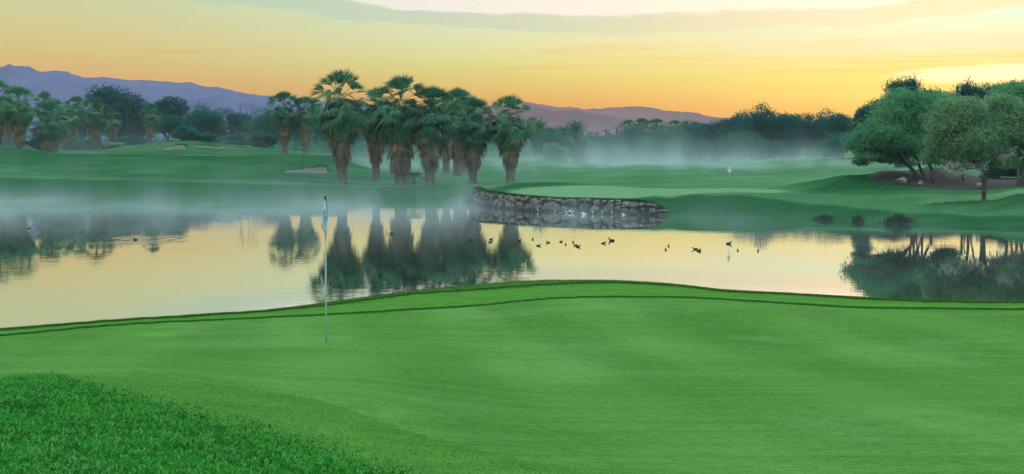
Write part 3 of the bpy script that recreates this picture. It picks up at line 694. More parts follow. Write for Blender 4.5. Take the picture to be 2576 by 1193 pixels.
def tree_meshes(seed, H, W, n, size, mat, shape='round', trunk_h=.28):
    rng = np.random.RandomState(seed); mb = MB(); tips = []
    base_r = H*.028
    if shape != 'bush':
        limbs(mb, (0, 0, -.3), (rng.normal(0, .1), rng.normal(0, .1), 1), H*trunk_h, base_r, 3, rng, tips, .55, .35)
    else:
        for i in range(5): limbs(mb, (rng.normal(0, W*.08), rng.normal(0, W*.08), -.2), (rng.normal(0, .5), rng.normal(0, .5), 1), H*.25, base_r*.5, 2, rng, tips, .6, .2, 4)
    cen = []; rd = []
    if shape == 'bush': zc, zr = H*.45, H*.50
    elif shape == 'tall': zc, zr = H*.60, H*.40
    else: zc, zr = H*.60, H*.40
    m = {'round': 30, 'bush': 24, 'tall': 34}[shape]
    for i in range(m):
        d = rng.normal(size=3); d /= np.linalg.norm(d); d[2] = d[2]*.95
        k = rng.uniform(.35, .92); c = np.array([d[0]*W/2*k, d[1]*W/2*k, zc + d[2]*zr*k])
        s = rng.uniform(.14, .28)*min(W, H) * (.75 if shape == 'tall' else 1)
        cen.append(c); rd.append((s*rng.uniform(.8, 1.3), s*rng.uniform(.8, 1.3), s*rng.uniform(.55, .9)))
    cr = crown_mesh('crown', cen, rd, n, size, mat, rng, droop=.35 if shape != 'tall' else .7)
    return mb.mesh('trunk', M_bark, True), cr, H, W
TV_ = {}
def tree_kind(k):
    if k not in TV_:
        TV_[k] = {'round1': lambda: tree_meshes(101, 9, 10, 17000, .36, M_leafA), 'round2': lambda: tree_meshes(102, 9, 10, 17000, .36, M_leafA),
          'round3': lambda: tree_meshes(103, 9, 9, 14000, .36, M_leafF), 'tall1': lambda: tree_meshes(104, 12, 8, 9000, .42, M_leafA, 'tall', .3),
          'tall2': lambda: tree_meshes(105, 12, 9, 8000, .42, M_leafC, 'tall', .3), 'bush1': lambda: tree_meshes(106, 4, 6, 10000, .28, M_leafF, 'bush'),
          'bush2': lambda: tree_meshes(107, 4, 6, 9000, .30, M_leafA, 'bush'), 'bush3': lambda: tree_meshes(108, 4, 6, 8000, .28, M_leafC, 'bush'),
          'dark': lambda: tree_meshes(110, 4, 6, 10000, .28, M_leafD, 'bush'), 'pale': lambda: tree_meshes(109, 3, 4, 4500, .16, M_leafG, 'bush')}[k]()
    return TV_[k]
def tree(kind, px, D, top, width, label, group, name='tree', cat='tree', z=None):
    tk, cr, H, W = tree_kind(kind); x = (px-CX)/F*D
    z = float(gz(x, D)) if z is None else z; sz = (float(zrow(top, D)) - z)/H; sx = width/F*D/W
    o = empty(name, (x, D, z-.05), px*7.7 % 6.28); o.scale = (sx, sx, sz); tag(o, label, cat, group)
    link('trunk', tk, o); link('crown', cr, o); return o
GL = 'trees behind the left fairway'; GB = 'trees along the far side of the right fairway'; GS = 'scrub along the foot of the far trees'
for a in (('round1', 296, 406, 216, 150, 'big domed tree, the tallest broad crown on the left skyline'),
          ('tall1', 434, 406, 240, 100, 'upright dark tree right of the domed tree with ragged top'),
          ('round3', 425, 244, 289, 74, 'small round light green tree below the ragged topped one'),
          ('round2', 352, 412, 268, 100, 'dim tree in the dip between the domed and the ragged tree'),
          ('round2', 536, 399, 268, 120, 'broad dark tree left of the bare forked twigs'),
          ('round1', 615, 406, 284, 110, 'dark tree under the bare forked twigs'),
          ('round3', 668, 395, 274, 90, 'dark tree against the mountain just left of the distant palm pair'),
          ('bush1', 470, 240, 312, 76, 'low rounded tree at the left edge of the broad dark one'),
          ('round2', 735, 412, 292, 110, 'dark tree showing behind the distant palm pair'),
          ('round1', 815, 412, 300, 110, 'dark tree behind the gap left of the tallest palm'),
          ('round2', 905, 418, 305, 110, 'dim tree behind the tallest palm and its slim neighbour'),
          ('round1', 1000, 421, 312, 110, 'dim misty tree behind the shaggiest palm'),
          ('round3', 1110, 418, 318, 110, 'dim misty tree behind the back palms of the cluster'),
          ('round2', 1215, 415, 316, 110, 'dim misty tree behind the feathery crowned palm'),
          ('round1', -30, 387, 250, 140, 'dark tree cut by the left edge behind the palms'),
          ('round2', 205, 406, 270, 90, 'dark tree filling in behind the splayed palm')): tree(*a, GL)
for a in (('bush2', 100, 222, 338, 80, 'dark scrub beside the pale palm trunk at far left'),
          ('bush1', 200, 234, 348, 90, 'grey green shrub under the tan skirted palm, left side'),
          ('bush3', 268, 240, 352, 80, 'olive shrub at the foot of the tan skirted palm'),
          ('bush2', 330, 250, 340, 90, 'low dark shrub left of the faint pale trunk'),
          ('bush2', 505, 262, 330, 110, 'dark shrubs behind the bunker mound crest'),
          ('bush1', 590, 262, 330, 100, 'dark shrub mass above the right end of the bunker mound'),
          ('bush2', 660, 258, 332, 90, 'dark shrub left of the distant palm pair')): tree(*a, GS, 'shrub', 'shrub')
for a in (('round3', 1400, 258, 332, 84, 'pale rounded tree in mist right of the lone fan palm'),
          ('round2', 1362, 266, 318, 66, 'dim tree touching the right side of the lone fan palm'),
          ('bush1', 1462, 262, 345, 84, 'misty rounded bush below the bare trunked feather palm'),
          ('round1', 1508, 282, 340, 90, 'low dark tree under the utility poles'),
          ('round2', 1560, 276, 336, 84, 'dark tree right of the utility poles'),
          ('round1', 1605, 276, 322, 92, 'dark tree below the tallest palm of the skyline row'),
          ('round3', 1680, 262, 322, 110, 'rounded lighter tree in front of the skyline row of palms'),
          ('round2', 1742, 274, 308, 100, 'dark tree under the faint right palms of the row'),
          ('round1', 1806, 268, 300, 100, 'broad dark tree left of the one with the light pole'),
          ('tall1', 1858, 262, 288, 90, 'tall dark tree with a light pole at its top left'),
          ('round2', 1925, 255, 270, 130, 'highest dark tree on the skyline right of centre with twiggy top'),
          ('round3', 1868, 240, 332, 110, 'rounded tree lower down in front of the highest dark one'),
          ('round1', 1990, 258, 285, 110, 'dark tree right of the twiggy topped one'),
          ('round2', 2050, 250, 282, 110, 'dark flat topped tree above the pale flowering shrub'),
          ('round1', 2110, 240, 285, 100, 'dark tree left of the big leaning tree, half way down the skyline'),
          ('round3', 2118, 205, 335, 100, 'soft round green tree beside the leaning tree'),
          ('tall1', 2166, 215, 262, 70, 'ragged tree at the left shoulder of the right hand grove')): tree(*a, GB)
for a in (('bush3', 1392, 246, 352, 80, 'pale misty shrub below the lone palm, right side'),
          ('bush1', 1540, 250, 362, 90, 'misty low shrub under the utility poles'), ('bush2', 1625, 250, 358, 100, 'misty low shrub under the skyline palms'),
          ('bush1', 1720, 248, 356, 100, 'misty shrub near the middle of the far fairway edge'), ('bush2', 1800, 244, 350, 100, 'dark shrub behind the far small flag'),
          ('bush1', 1905, 240, 358, 90, 'dark low shrub under the highest dark tree'), ('bush2', 1975, 236, 350, 90, 'dark low shrub left of the pale flowering one'),
          ('bush1', 2085, 228, 352, 80, 'dark low shrub right of the pale flowering one')): tree(*a, GS, 'shrub', 'shrub')
tree('pale', 2041, 226, 371, 46, 'pale flowering shrub standing on the far fairway crest', None, 'shrub', 'shrub')
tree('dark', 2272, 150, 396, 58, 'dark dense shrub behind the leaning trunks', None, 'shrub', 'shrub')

# the far-off wood closing the view behind the single trees
rng = np.random.RandomState(91); cen = []; rd = []
for px in np.arange(-420, 2700, 17.):
    D = 300 + rng.uniform(-10, 16); row = 338 + 12*vnoise(px/60., px*0) + rng.uniform(-6, 10) - 20*float(sstep(1780, 1900, px)); zt = float(zrow(row, D)); z0 = 1.5
    for k in range(4): cen.append(((px-CX)/F*D + rng.normal(0, .8), D + rng.normal(0, 2), z0 + (zt-z0)*(.08 + .26*k))); rd.append((1.9, 2.2, (zt-z0)*.22))
tag(link('far_woods', crown_mesh('far_woods', cen, rd, 95000, .42, M_leafA, rng)), 'dim far-off wood closing the view behind the misty fairways', 'woods', kind='stuff')
# twiggy bare crowns on the skyline
def bare(seed, H, mat=M_twig, r0=.10, depth=4):
    rng = np.random.RandomState(seed); mb = MB(); tips = []
    limbs(mb, (0, 0, -.3), (0, 0, 1), H*.34, r0, depth, rng, tips, .42, .35, 4, (2, 3)); return mb.mesh('branches', mat)
BT = bare(7, 9.); BT2 = bare(8, 9.)
for (px, top, D, me, lb) in ((592, 250, 268, BT, 'left clump of bare forked twigs on the left skyline'), (622, 250, 268, BT2, 'right clump of bare forked twigs on the left skyline'),
                             (1918, 268, 262, BT, 'bare twigs sticking out above the highest dark tree'), (1892, 276, 262, BT2, 'bare twigs left of the highest dark tree top')):
    x = (px-CX)/F*D; z = float(gz(x, D)); zt = max(v.co.z for v in me.vertices)
    o = link('bare_tree', me); o.location = (x, D, z); s = (float(zrow(top, D)) - z)/zt; o.scale = (s*.75, s*.75, s); tag(o, lb, 'bare tree', 'bare twiggy trees on the skyline')

# ---- the grove on the right: individually built trees
def grove_tree(name, label, base, stems, clumps, n, size, mat, seed, droop=.5, group='big trees of the right hand grove', dens_shell=.2, elong=4.2):
    """base (px,row,D); stems: list of polylines of (px,row,dD); clumps: (px,row,dD,rx_px,rz_px)"""
    rng = np.random.RandomState(seed); bx, by, bD = base
    x, y = (bx-CX)/F*bD, bD; z = float(gz(x, y)); O = np.array([x, y, z])
    o = empty(name, (x, y, z)); tag(o, label, 'tree', group)
    pt = lambda px, row, dD: np.array(P(px, row, bD + dD)) - O
    for st in stems:
        mb = MB(); pts = [pt(*s) for s in st[0]]; q = []
        for i in range(len(pts)-1):
            for k in np.linspace(0, 1, 4)[:-1]: q.append(pts[i]*(1-k) + pts[i+1]*k + rng.normal(0, .03, 3))
        q.append(pts[-1]); q[0][2] = min(q[0][2], -.15)
        mb.tube(q, [st[1]*(1 - .75*i/len(q)) for i in range(len(q))], 8, False)
        tips = []
        for k in range(5):
            b = q[int(len(q)*rng.uniform(.45, .98))]; d = rng.normal(0, .6, 3) + UP*.7; d /= np.linalg.norm(d)
            limbs(mb, b, d, rng.uniform(.4, .8), st[1]*.3, 2, rng, tips, .5, .25, 4)
        link('trunk', mb.mesh('trunk', M_bark, True), o)
    cen = []; rd = []
    for (px, row, dD, rx, rz) in clumps:
        c = pt(px, row, dD); m = bD/F
        for k in range(12):
            d = rng.normal(size=3); d /= np.linalg.norm(d); kk = rng.uniform(.05, .80)
            cen.append(c + d*np.array([rx*m, rx*m, rz*m])*kk); s = rng.uniform(.42, .78)
            rd.append((rx*m*s*1.1, rx*m*s*1.1, rz*m*s))
    link('crown', crown_mesh('crown', cen, rd, n, size, mat, rng, droop=droop, elong=elong, shell=dens_shell), o)
    return o
gt = grove_tree('leaning_tree', 'big wide crowned tree leaning left on several bent trunks in the soil bed', (2325, 470, 112),
    [([(2325,476,0),(2312,450,0),(2290,420,-.3),(2262,398,-.5),(2220,385,-1),(2170,388,-1)], .20), ([(2330,476,.3),(2322,440,.5),(2310,405,1),(2300,350,1.5),(2290,290,1)], .16),
     ([(2338,474,.5),(2345,430,1),(2330,395,1.5),(2340,320,2),(2350,260,2)], .15), ([(2318,476,-.3),(2296,430,-1),(2275,400,-2),(2250,340,-2)], .13)],
    [(2190,345,0,52,42),(2185,392,-1,42,12),(2165,408,-1.2,24,7),(2225,402,-1,34,8),(2260,395,.5,40,16),(2390,405,1,34,14),(2230,300,0,60,45),(2240,350,-1.5,62,44),(2290,265,1,55,34),(2300,320,0,66,50),(2340,280,1,60,45),(2345,345,.5,56,50),(2300,370,-1,60,30),(2265,250,2,46,28),(2350,258,2,56,34),(2392,300,2,46,60),(2385,370,2,46,50),(2200,330,0,50,40),(2165,365,-.5,40,30),(2215,385,1,50,15),(2370,390,1,36,24)],
    54000, .32, M_leafB, 31)
gt = grove_tree('olive_tree', 'grey green olive toned tree on a single straight trunk in front of the soil bed', (2476, 508, 95.5),
    [([(2476,509,0),(2475,470,0),(2478,440,0),(2470,420,.2),(2440,400,.4),(2410,370,.5)], .165), ([(2477,442,0),(2490,415,.3),(2520,395,.5),(2545,350,.5)], .11), ([(2475,432,0),(2468,400,-.3),(2470,350,-.5),(2465,290,0)], .11)],
    [(2358,350,0,36,56),(2366,300,.5,44,56),(2350,395,.3,34,26),(2400,415,.4,36,16),(2530,405,.6,50,22),(2470,400,.8,60,20),(2575,330,.5,40,70),(2580,400,.6,40,24),(2420,262,.5,46,30),(2520,262,.5,50,30),(2380,365,0,40,40),(2405,310,0,52,45),(2440,355,-1,56,46),(2450,290,0,56,42),(2490,330,0,60,50),(2510,280,.5,52,38),(2545,340,0,52,50),(2560,290,.5,44,40),(2480,385,.5,62,20),(2585,360,0,40,50),(2400,395,0,34,16),(2440,262,1,34,22)],
    56000, .27, M_leafC, 32)
rng = np.random.RandomState(9); mb = MB(); tips = []
for (px, row) in ((2385,415),(2400,430),(2425,408),(2440,425),(2450,410),(2480,420),(2495,408),(2470,432),(2380,400),(2412,396),(2430,436),(2520,400),(2455,440),(2535,392),(2550,380),(2405,412),(2568,385),(2390,432),(2508,395)):
    p = np.array(P(px, row, 95.5 + rng.uniform(-1.2, -.2))) - np.array(gt.location)
    for k in range(7):
        d = rng.normal(0, .8, 3); d /= np.linalg.norm(d); limbs(mb, p + rng.normal(0, .28, 3)*np.array([1, .6, .6]), d, rng.uniform(.18, .32), .013, 3, rng, tips, .75, .0, 3, (2, 3))
tag(link('bare_branches', mb.mesh('bare_branches', M_grey), gt), 'tangle of pale grey dead twigs under the crown')
grove_tree('edge_tree', 'dark multi trunked tree at the right edge of the picture', (2566, 462, 108),
    [([(2560,466,0),(2562,430,0),(2555,395,.3),(2545,350,.5)], .15), ([(2568,466,.2),(2573,430,.2),(2585,390,.3),(2600,330,.5)], .17), ([(2578,466,.4),(2590,430,0),(2610,380,0)], .14)],
    [(2530,245,2,50,32),(2575,240,1,50,34),(2560,300,0,60,56),(2600,270,0,60,50),(2620,340,0,60,60),(2540,260,1,45,35),(2570,235,1,46,26),(2650,300,0,50,60),(2590,385,1,40,18)],
    44000, .30, M_leafB, 33)
grove_tree('back_tree', 'tall airy tree with wispy drooping top rising behind the leaning tree', (2300, 430, 150),
    [([(2300,425,0),(2298,370,0),(2290,300,0),(2262,225,0)], .2), ([(2300,420,.3),(2305,330,.3),(2297,250,.3),(2298,205,.3)], .16), ([(2300,400,.3),(2325,300,.3),(2340,235,.3)], .12)],
    [(2249,224,0,34,26),(2262,250,0,40,26),(2297,214,0,34,28),(2300,245,0,40,26),(2335,240,0,32,20),(2330,275,0,50,30),(2230,262,0,30,20),(2280,300,0,70,40),(2205,268,0,26,20)],
    11000, .42, M_leafA, 34, 1.0, dens_shell=.0, elong=5.5)
grove_tree('back_tree', 'thin topped tree with see-through crown behind the olive toned tree', (2440, 430, 150),
    [([(2440,425,0),(2440,340,0),(2436,270,0),(2430,220,0)], .2), ([(2440,400,.3),(2460,300,.3),(2455,225,.3)], .13), ([(2440,390,0),(2410,300,.3),(2400,245,.3)], .12)],
    [(2437,226,0,42,26),(2415,242,0,36,22),(2462,242,0,36,24),(2400,262,0,26,18),(2440,290,0,70,36),(2380,275,0,24,18)],
    7500, .42, M_leafA, 35, 1.0, dens_shell=.0, elong=5.5)
grove_tree('back_tree', 'wide bushy tree with feathery top at the upper right edge', (2540, 430, 150),
    [([(2540,425,0),(2538,340,0),(2520,270,0),(2505,225,0)], .2), ([(2540,400,.3),(2560,300,.3),(2570,225,.3)], .14)],
    [(2504,230,0,40,24),(2530,238,0,40,24),(2555,224,0,38,24),(2580,225,0,34,20),(2540,265,0,60,30),(2600,250,0,50,36),(2490,255,0,36,22),(2550,310,0,90,40)],
    14000, .42, M_leafA, 36, .9, dens_shell=.0, elong=5.5)
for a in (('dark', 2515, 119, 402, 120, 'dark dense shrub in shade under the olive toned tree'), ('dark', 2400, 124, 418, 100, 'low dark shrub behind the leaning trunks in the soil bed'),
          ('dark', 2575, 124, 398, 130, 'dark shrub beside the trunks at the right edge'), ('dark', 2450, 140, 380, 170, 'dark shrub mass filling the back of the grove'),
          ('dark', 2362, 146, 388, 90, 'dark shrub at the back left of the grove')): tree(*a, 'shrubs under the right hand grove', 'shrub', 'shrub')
mb = MB(); mb.tube([(0,0,-.2),(.03,0,.6),(-.02,0,1.1),(.05,0,1.9)], [.10,.085,.08,.06], 8); mb.tube([(.0,0,1.0),(.25,0,1.5),(.3,.1,2.0)], [.05,.045,.03], 6)
for (px, D, lb) in ((2421, 113, 'short dark trunk standing alone in the soil bed'), (2345, 110, 'dark cut stump close beside the leaning trunks')):
    x = (px-CX)/F*D; o = link('tree_stump', mb.mesh('tree_stump', M_bark, True)); o.location = (x, D, float(gz(x, D))); o.scale = (1, 1, .9 if px > 2400 else .6); tag(o, lb, 'tree stump', 'dark trunks in the soil bed')

# ---- waterside tufts
def tuft(seed, n, w, h, mat, mats_n='reeds'):
    rng = np.random.RandomState(seed); mb = MB()
    for i in range(n):
        p = np.array([rng.normal(0, w*.35), rng.normal(0, .25), -.1]); hh = h*(.35 + 1.5*rng.rand()**2.5)*math.exp(-(p[0]/w)**2); d = dirv(rng.rand()*6.28, rad(rng.uniform(45, 88)))
        t = dirv(rng.rand()*6.28, 0)*.03; m = p + d*hh*.6; e = p + d*hh + np.array([d[0], d[1], -.3])*hh*.25
        mb.add([p-t, p+t, m+t*.8, m-t*.8, e], [(3, 2, 4)], [(0, 1, 2, 3)])
    return mb.mesh(mats_n, mat)
M_reed = foliage('reeds', (.012,.045,.030), (.03,.075,.04), (.06,.10,.05), 2., .2, .1)
for (px, row, D, w, h, n, lb) in ((1184, 511, 121.5, .95, .42, 420, 'low dark reeds in the water at the left end of the stone wall'), (1207, 517, 116.8, .5, .15, 120, 'tiny low clump of weed at the corner of the stone wall'),
        (2079, 552, 92.3, 1.0, .32, 420, 'low dark tuft on the bank, smallest left one of the right shore'), (2160, 558, 89.6, .45, .5, 220, 'small upright tuft in the middle of the right shore'),
        (2263, 565, 87, 1.3, .5, 1000, 'largest dark clump of reeds on the right shore')):
    x = (px-CX)/F*D; o = link('reeds', tuft(px, n, w, h, M_reed)); o.location = (x, D, max(0., float(gz(x, D)))); tag(o, lb, 'reeds', 'reed tufts along the shore')
# ================================================================== STONE WALL
m, nt, out = new_mat('wall_stone'); co = objco(nt)
ge = N(nt, 'ShaderNodeNewGeometry')
c = mixc(nt, ge.outputs['Random Per Island'], (.060,.070,.075), (.150,.158,.158))
c = mixc(nt, mapr(nt, noise(nt, co, 3.5, 5, .65), .42, .68), c, (.26,.265,.245))
c = mixc(nt, mapr(nt, noise(nt, co, 1.6, 4, .6), .58, .7), c, (.07,.075,.07))
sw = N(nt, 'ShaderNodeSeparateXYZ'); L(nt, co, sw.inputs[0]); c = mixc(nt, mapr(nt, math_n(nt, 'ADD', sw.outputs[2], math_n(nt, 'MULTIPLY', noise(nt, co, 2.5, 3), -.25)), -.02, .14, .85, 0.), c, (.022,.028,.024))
p = N(nt, 'ShaderNodeBsdfPrincipled', i_Roughness=.9); L(nt, c, p.inputs['Base Color'])
b = N(nt, 'ShaderNodeBump', i_Strength=.6, i_Distance=.04); L(nt, noise(nt, co, 9., 6, .65), b.inputs['Height']); L(nt, b.outputs[0], p.inputs['Normal']); L(nt, p.outputs[0], out.inputs[0])
M_stone = m
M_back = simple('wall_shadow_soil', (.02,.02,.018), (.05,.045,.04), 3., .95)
def ico(sub):
    import bmesh
    bm = bmesh.new(); bmesh.ops.create_icosphere(bm, subdivisions=sub, radius=1); bm.verts.ensure_lookup_table()
    V = np.array([v.co[:] for v in bm.verts]); T = np.array([[v.index for v in f.verts] for f in bm.faces]); bm.free(); return V, T
ICO = ico(3); ICO2 = ico(2)
def rock(rng, dims, ang=.5, planes=9, I=None):
    V, T = I or ICO; V = V.copy()
    for k in range(planes):      # flat broken faces
        n = rng.normal(size=3); n /= np.linalg.norm(n); d = rng.uniform(.46, .80); s = V @ n
        V = V - np.maximum(0, s - d)[:, None]*n[None, :]*.92
    V = np.sign(V)*np.abs(V)**ang*.9 if ang < 1 else V
    return V*np.array(dims)/2, T
rng = np.random.RandomState(21)
wpx = np.concatenate([[1204.5]*4, np.arange(1206, 1672, 3.)])
wD = np.concatenate([[123, 121, 119, 117.2], np.interp(np.arange(1206, 1672, 3.), fq, D0q)])
wx = (wpx-CX)/F*wD; ws = np.concatenate([[0], np.cumsum(np.hypot(np.diff(wx), np.diff(wD)))])
wtop = np.interp(wpx, [1204, 1209, 1250, 1310, 1400, 1500, 1600, 1640, 1672], [1.28, 1.26, 1.16, 1.05, .99, 1.02, .98, .80, .34])
mb = MB(); Ltot = ws[-1]
def wall_at(s):
    x = np.interp(s, ws, wx); y = np.interp(s, ws, wD); x2 = np.interp(s+.3, ws, wx); y2 = np.interp(s+.3, ws, wD); return x, y, math.atan2(y2-y, x2-x), np.interp(s, ws, wtop)
def lay(s, w, z0, z1):
    x, y, a, top = wall_at(s + w/2)
    V, T = rock(rng, (w*1.24, rng.uniform(.55, .78), (z1-z0)*1.22), rng.uniform(.66, .9), 12)
    t = rng.normal(0, .13); ct, st_ = math.cos(t), math.sin(t)
    V = np.stack([V[:, 0]*ct - V[:, 2]*st_, V[:, 1], V[:, 0]*st_ + V[:, 2]*ct], -1)
    ca, sa = math.cos(a), math.sin(a); off = -.13 + rng.normal(0, .06)
    V = np.stack([V[:, 0]*ca - (V[:, 1]+off)*sa, V[:, 0]*sa + (V[:, 1]+off)*ca, V[:, 2]], -1) + np.array([x, y, (z0+z1)/2]); mb.add(V, T)
s = 0.
while s < Ltot - .25:
    top = wall_at(s + .4)[3]; k = rng.rand()
    if k < .40:                     # one big boulder, sometimes capped by flat stones
        w = rng.uniform(.75, 1.35); h = rng.uniform(.68, .98)*top; lay(s, w, -.15, h)
        if h < .86*top:
            c = rng.uniform(.4, .6); lay(s, w*c, h - .03, top*1.02); lay(s + w*c, w*(1-c), h - .03, top*rng.uniform(.98, 1.06))
    elif k < .78:                   # two boulders, one above the other
        w = rng.uniform(.6, 1.0); c = rng.uniform(.36, .62)*top; lay(s + rng.normal(0, .06), w*rng.uniform(.9, 1.1), -.15, c + .02); lay(s + rng.normal(0, .08), w*rng.uniform(.85, 1.1), c - .02, top*rng.uniform(.96, 1.05))
    else:                           # a stack of small stones
        w = rng.uniform(.35, .6); z = -.12
        while z < top*.9: h = rng.uniform(.26, .42); lay(s + rng.normal(0, .05), w*rng.uniform(.85, 1.2), z, min(z + h, top*1.03)); z += h*.95
    s += w*.96
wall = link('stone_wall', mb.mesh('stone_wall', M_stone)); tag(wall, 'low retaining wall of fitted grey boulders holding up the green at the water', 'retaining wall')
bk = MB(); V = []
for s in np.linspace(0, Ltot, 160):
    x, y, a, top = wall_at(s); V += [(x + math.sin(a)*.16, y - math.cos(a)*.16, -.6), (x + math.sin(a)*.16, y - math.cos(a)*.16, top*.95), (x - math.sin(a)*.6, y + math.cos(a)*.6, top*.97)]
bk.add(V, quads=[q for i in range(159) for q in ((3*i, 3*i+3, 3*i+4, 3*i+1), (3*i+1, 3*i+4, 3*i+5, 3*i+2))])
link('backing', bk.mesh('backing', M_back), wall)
M_over = foliage('wall_top_grass', (.010,.065,.014), (.022,.105,.026), (.04,.13,.04), 2., .3, 0)
n = 26000; ss = rng.uniform(0, Ltot, n); XX = np.interp(ss, ws, wx) + rng.normal(0, .12, n); YY = np.interp(ss, ws, wD) + np.abs(rng.normal(0, .25, n)) - .02
ZZ = np.interp(ss, ws, wtop)
azz = rng.rand(n)*6.28; H = rng.uniform(.06, .22, n); V = np.empty((n, 3, 3)); wv = .015
V[:, 0] = np.stack([XX-wv, YY, ZZ-.06], -1); V[:, 1] = np.stack([XX+wv, YY, ZZ-.06], -1); V[:, 2] = np.stack([XX+np.cos(azz)*.06, YY-.05-.08*rng.rand(n), ZZ+H-.04], -1)
tag(link('overhanging_grass', mesh_np('overhanging_grass', V.reshape(-1, 3), [np.arange(n*3).reshape(-1, 3)], M_over)), 'fringe of uncut grass hanging over the top of the stone wall', 'grass', kind='stuff')

# rocks in the soil bed
M_rock = simple('pale_boulder', (.17,.165,.15), (.27,.26,.23), 2.5, .9, .6)
for k, (px, row, w, h, lb) in enumerate(((2267, 462, .95, .75, 'largest pale boulder at the left end of the soil bed'), (2316, 465, .52, .5, 'small pale boulder just left of the leaning trunks'),
                            (2464, 475, .8, .6, 'pale boulder half hidden by the straight trunk of the olive toned tree'))):
    x, y, z = hit(px, row, 99, 125); rg = np.random.RandomState(60+k); V, T = rock(rg, (w, w*.8, h), 1, 8); 
    o = link('boulder', mesh_np('boulder', V, [T], M_rock)); o.location = (x, y, z + h*.28); tag(o, lb, 'boulder', 'boulders in the soil bed')

# ================================================================== FLAGSTICKS
def paint(name, c, rough=.45):
    m, nt, out = new_mat(name); co = objco(nt); p = N(nt, 'ShaderNodeBsdfPrincipled', i_Roughness=rough)
    f = noise(nt, co, 8., 3); L(nt, mixc(nt, f, tuple(v*.88 for v in c), tuple(min(1, v*1.06) for v in c)), p.inputs['Base Color']); L(nt, p.outputs[0], out.inputs[0]); return m
M_pole = paint('pole_enamel', (.46,.58,.70), .35); M_black = paint('black_trim', (.008,.008,.012), .6); M_navy = paint('navy_ink', (.012,.016,.06), .7); M_pale = paint('faded_ink', (.30,.42,.52), .7)
m, nt, out = new_mat('flag_cloth'); d = N(nt, 'ShaderNodeBsdfDiffuse'); t = N(nt, 'ShaderNodeBsdfTranslucent'); mx = N(nt, 'ShaderNodeMixShader'); mx.inputs[0].default_value = .35
co = objco(nt); cc = mixc(nt, noise(nt, mapping(nt, co, (60, 60, 9)), 1., 2), (.60,.73,.94), (.74,.84,.98)); L(nt, cc, d.inputs[0]); L(nt, cc, t.inputs[0]); L(nt, d.outputs[0], mx.inputs[1]); L(nt, t.outputs[0], mx.inputs[2]); L(nt, mx.outputs[0], out.inputs[0])
M_flag = m
M_flagw = paint('white_flag_cloth', (.80,.84,.88), .8)
fx_, fy_, fz_ = hit(821, 859.5, 15, 24)
stick = empty('golf_flagstick', (fx_, fy_, fz_)); tag(stick, 'slim pale flagstick with limp lettered flag standing in the hole of the near green', 'flagstick')
mb = MB(); mb.tube([(0,0,-.06),(0,0,1.0),(0,0,1.6),(0,0,2.09)], [.0125,.0115,.0105,.0095], 14); link('pole', mb.mesh('pole', M_pole, True), stick)
mb = MB(); mb.tube([(0,0,2.03),(0,0,2.08),(.001,0,2.115),(.001,0,2.135)], [.017,.019,.015,.005], 12); link('cap', mb.mesh('cap', M_black, True), stick)
# limp cloth: outline in flagstick millimetres (x left/right edges per height), folded in depth
ZL = np.array([2.085,2.04,1.98,1.90,1.80,1.74,1.71,1.66,1.60,1.54,1.50]); 
XLf = np.array([-.010,-.014,-.020,-.030,-.044,-.052,-.055,-.030,-.004,.000,.002]); XRt = np.array([.002,.018,.025,.029,.033,.034,.034,.033,.031,.024,.006])
def flag_pt(u, z):
    a = np.interp(z, ZL[::-1], XLf[::-1]); b = np.interp(z, ZL[::-1], XRt[::-1])
    return a + (b-a)*u, -.020 - (.026*abs(math.sin(u*3.3*math.pi/2 + .5)) + .006*(1 + math.sin(u*9 + z*11)))*np.clip((2.11-z)*4, 0, 1)
nu, nv = 17, 40; V = []; zs = np.linspace(2.085, 1.50, nv)
for z in zs:
    for i in range(nu): x, y = flag_pt(i/(nu-1), z); V.append((x, y, z))
V2 = [(x, y+.0025, z) for x, y, z in V]
ii = np.arange(nu*nv).reshape(nv, nu); q = np.stack([ii[:-1,:-1], ii[:-1,1:], ii[1:,1:], ii[1:,:-1]], -1).reshape(-1, 4)
flag = link('flag', mesh_np('flag', V + V2, [q, q[:, ::-1] + nu*nv], M_flag, True), stick)
mb = MB()
tp = [(flag_pt(1, z)[0]+.001, flag_pt(1, z)[1], z) for z in np.linspace(2.08, 1.76, 14)]; mb.tube(tp, [.0045]*14, 6)
tp = [(flag_pt(0, z)[0], flag_pt(0, z)[1]-.001, z) for z in np.linspace(1.712, 1.51, 12)]; mb.tube(tp, [.007]*8+[.005]*4, 6)
link('trim', mb.mesh('trim', M_black, True), flag)
def strokes(mb, lines, ox, oz, sx, sz, w, rot=0.):
    for ln in lines:
        pts = []
        for (a, b) in ln:
            xx = ox + (a*math.cos(rot) - b*math.sin(rot))*sx; zz = oz + (a*math.sin(rot) + b*math.cos(rot))*sz
            aL = np.interp(zz, ZL[::-1], XLf[::-1]); bR = np.interp(zz, ZL[::-1], XRt[::-1]); u = float(np.clip((xx-aL)/(bR-aL), 0, 1)); yy = flag_pt(u, zz)[1]
            pts.append((xx, yy-.003, zz))
        mb.tube(pts, [w]*len(pts), 5)
arc = [(0, 1), (.35, .98), (.75, .8), (.92, .5), (.75, .2), (.35, .02), (0, 0)]
mb = MB(); strokes(mb, [[(0, 0), (0, 1)], arc, [(-.2, 1), (.05, 1)], [(-.2, 0), (.05, 0)]], -.026, 1.872, .036, .052, .0030, -.25)
strokes(mb, [[(0, 0), (.55, 1), (.95, .0)], [(.2, .38), (.85, .38)], [(-.15, 0), (.15, 0)]], -.006, 1.792, .026, .060, .0030, -.15)
link('lettering', mb.mesh('lettering', M_navy), flag)
mb = MB(); strokes(mb, [[(0, 1), (.25, 0), (.5, .7), (.75, 0), (1, 1)]], .000, 1.712, .024, .050, .0032, -.1); link('faded_lettering', mb.mesh('faded_lettering', M_pale), flag)
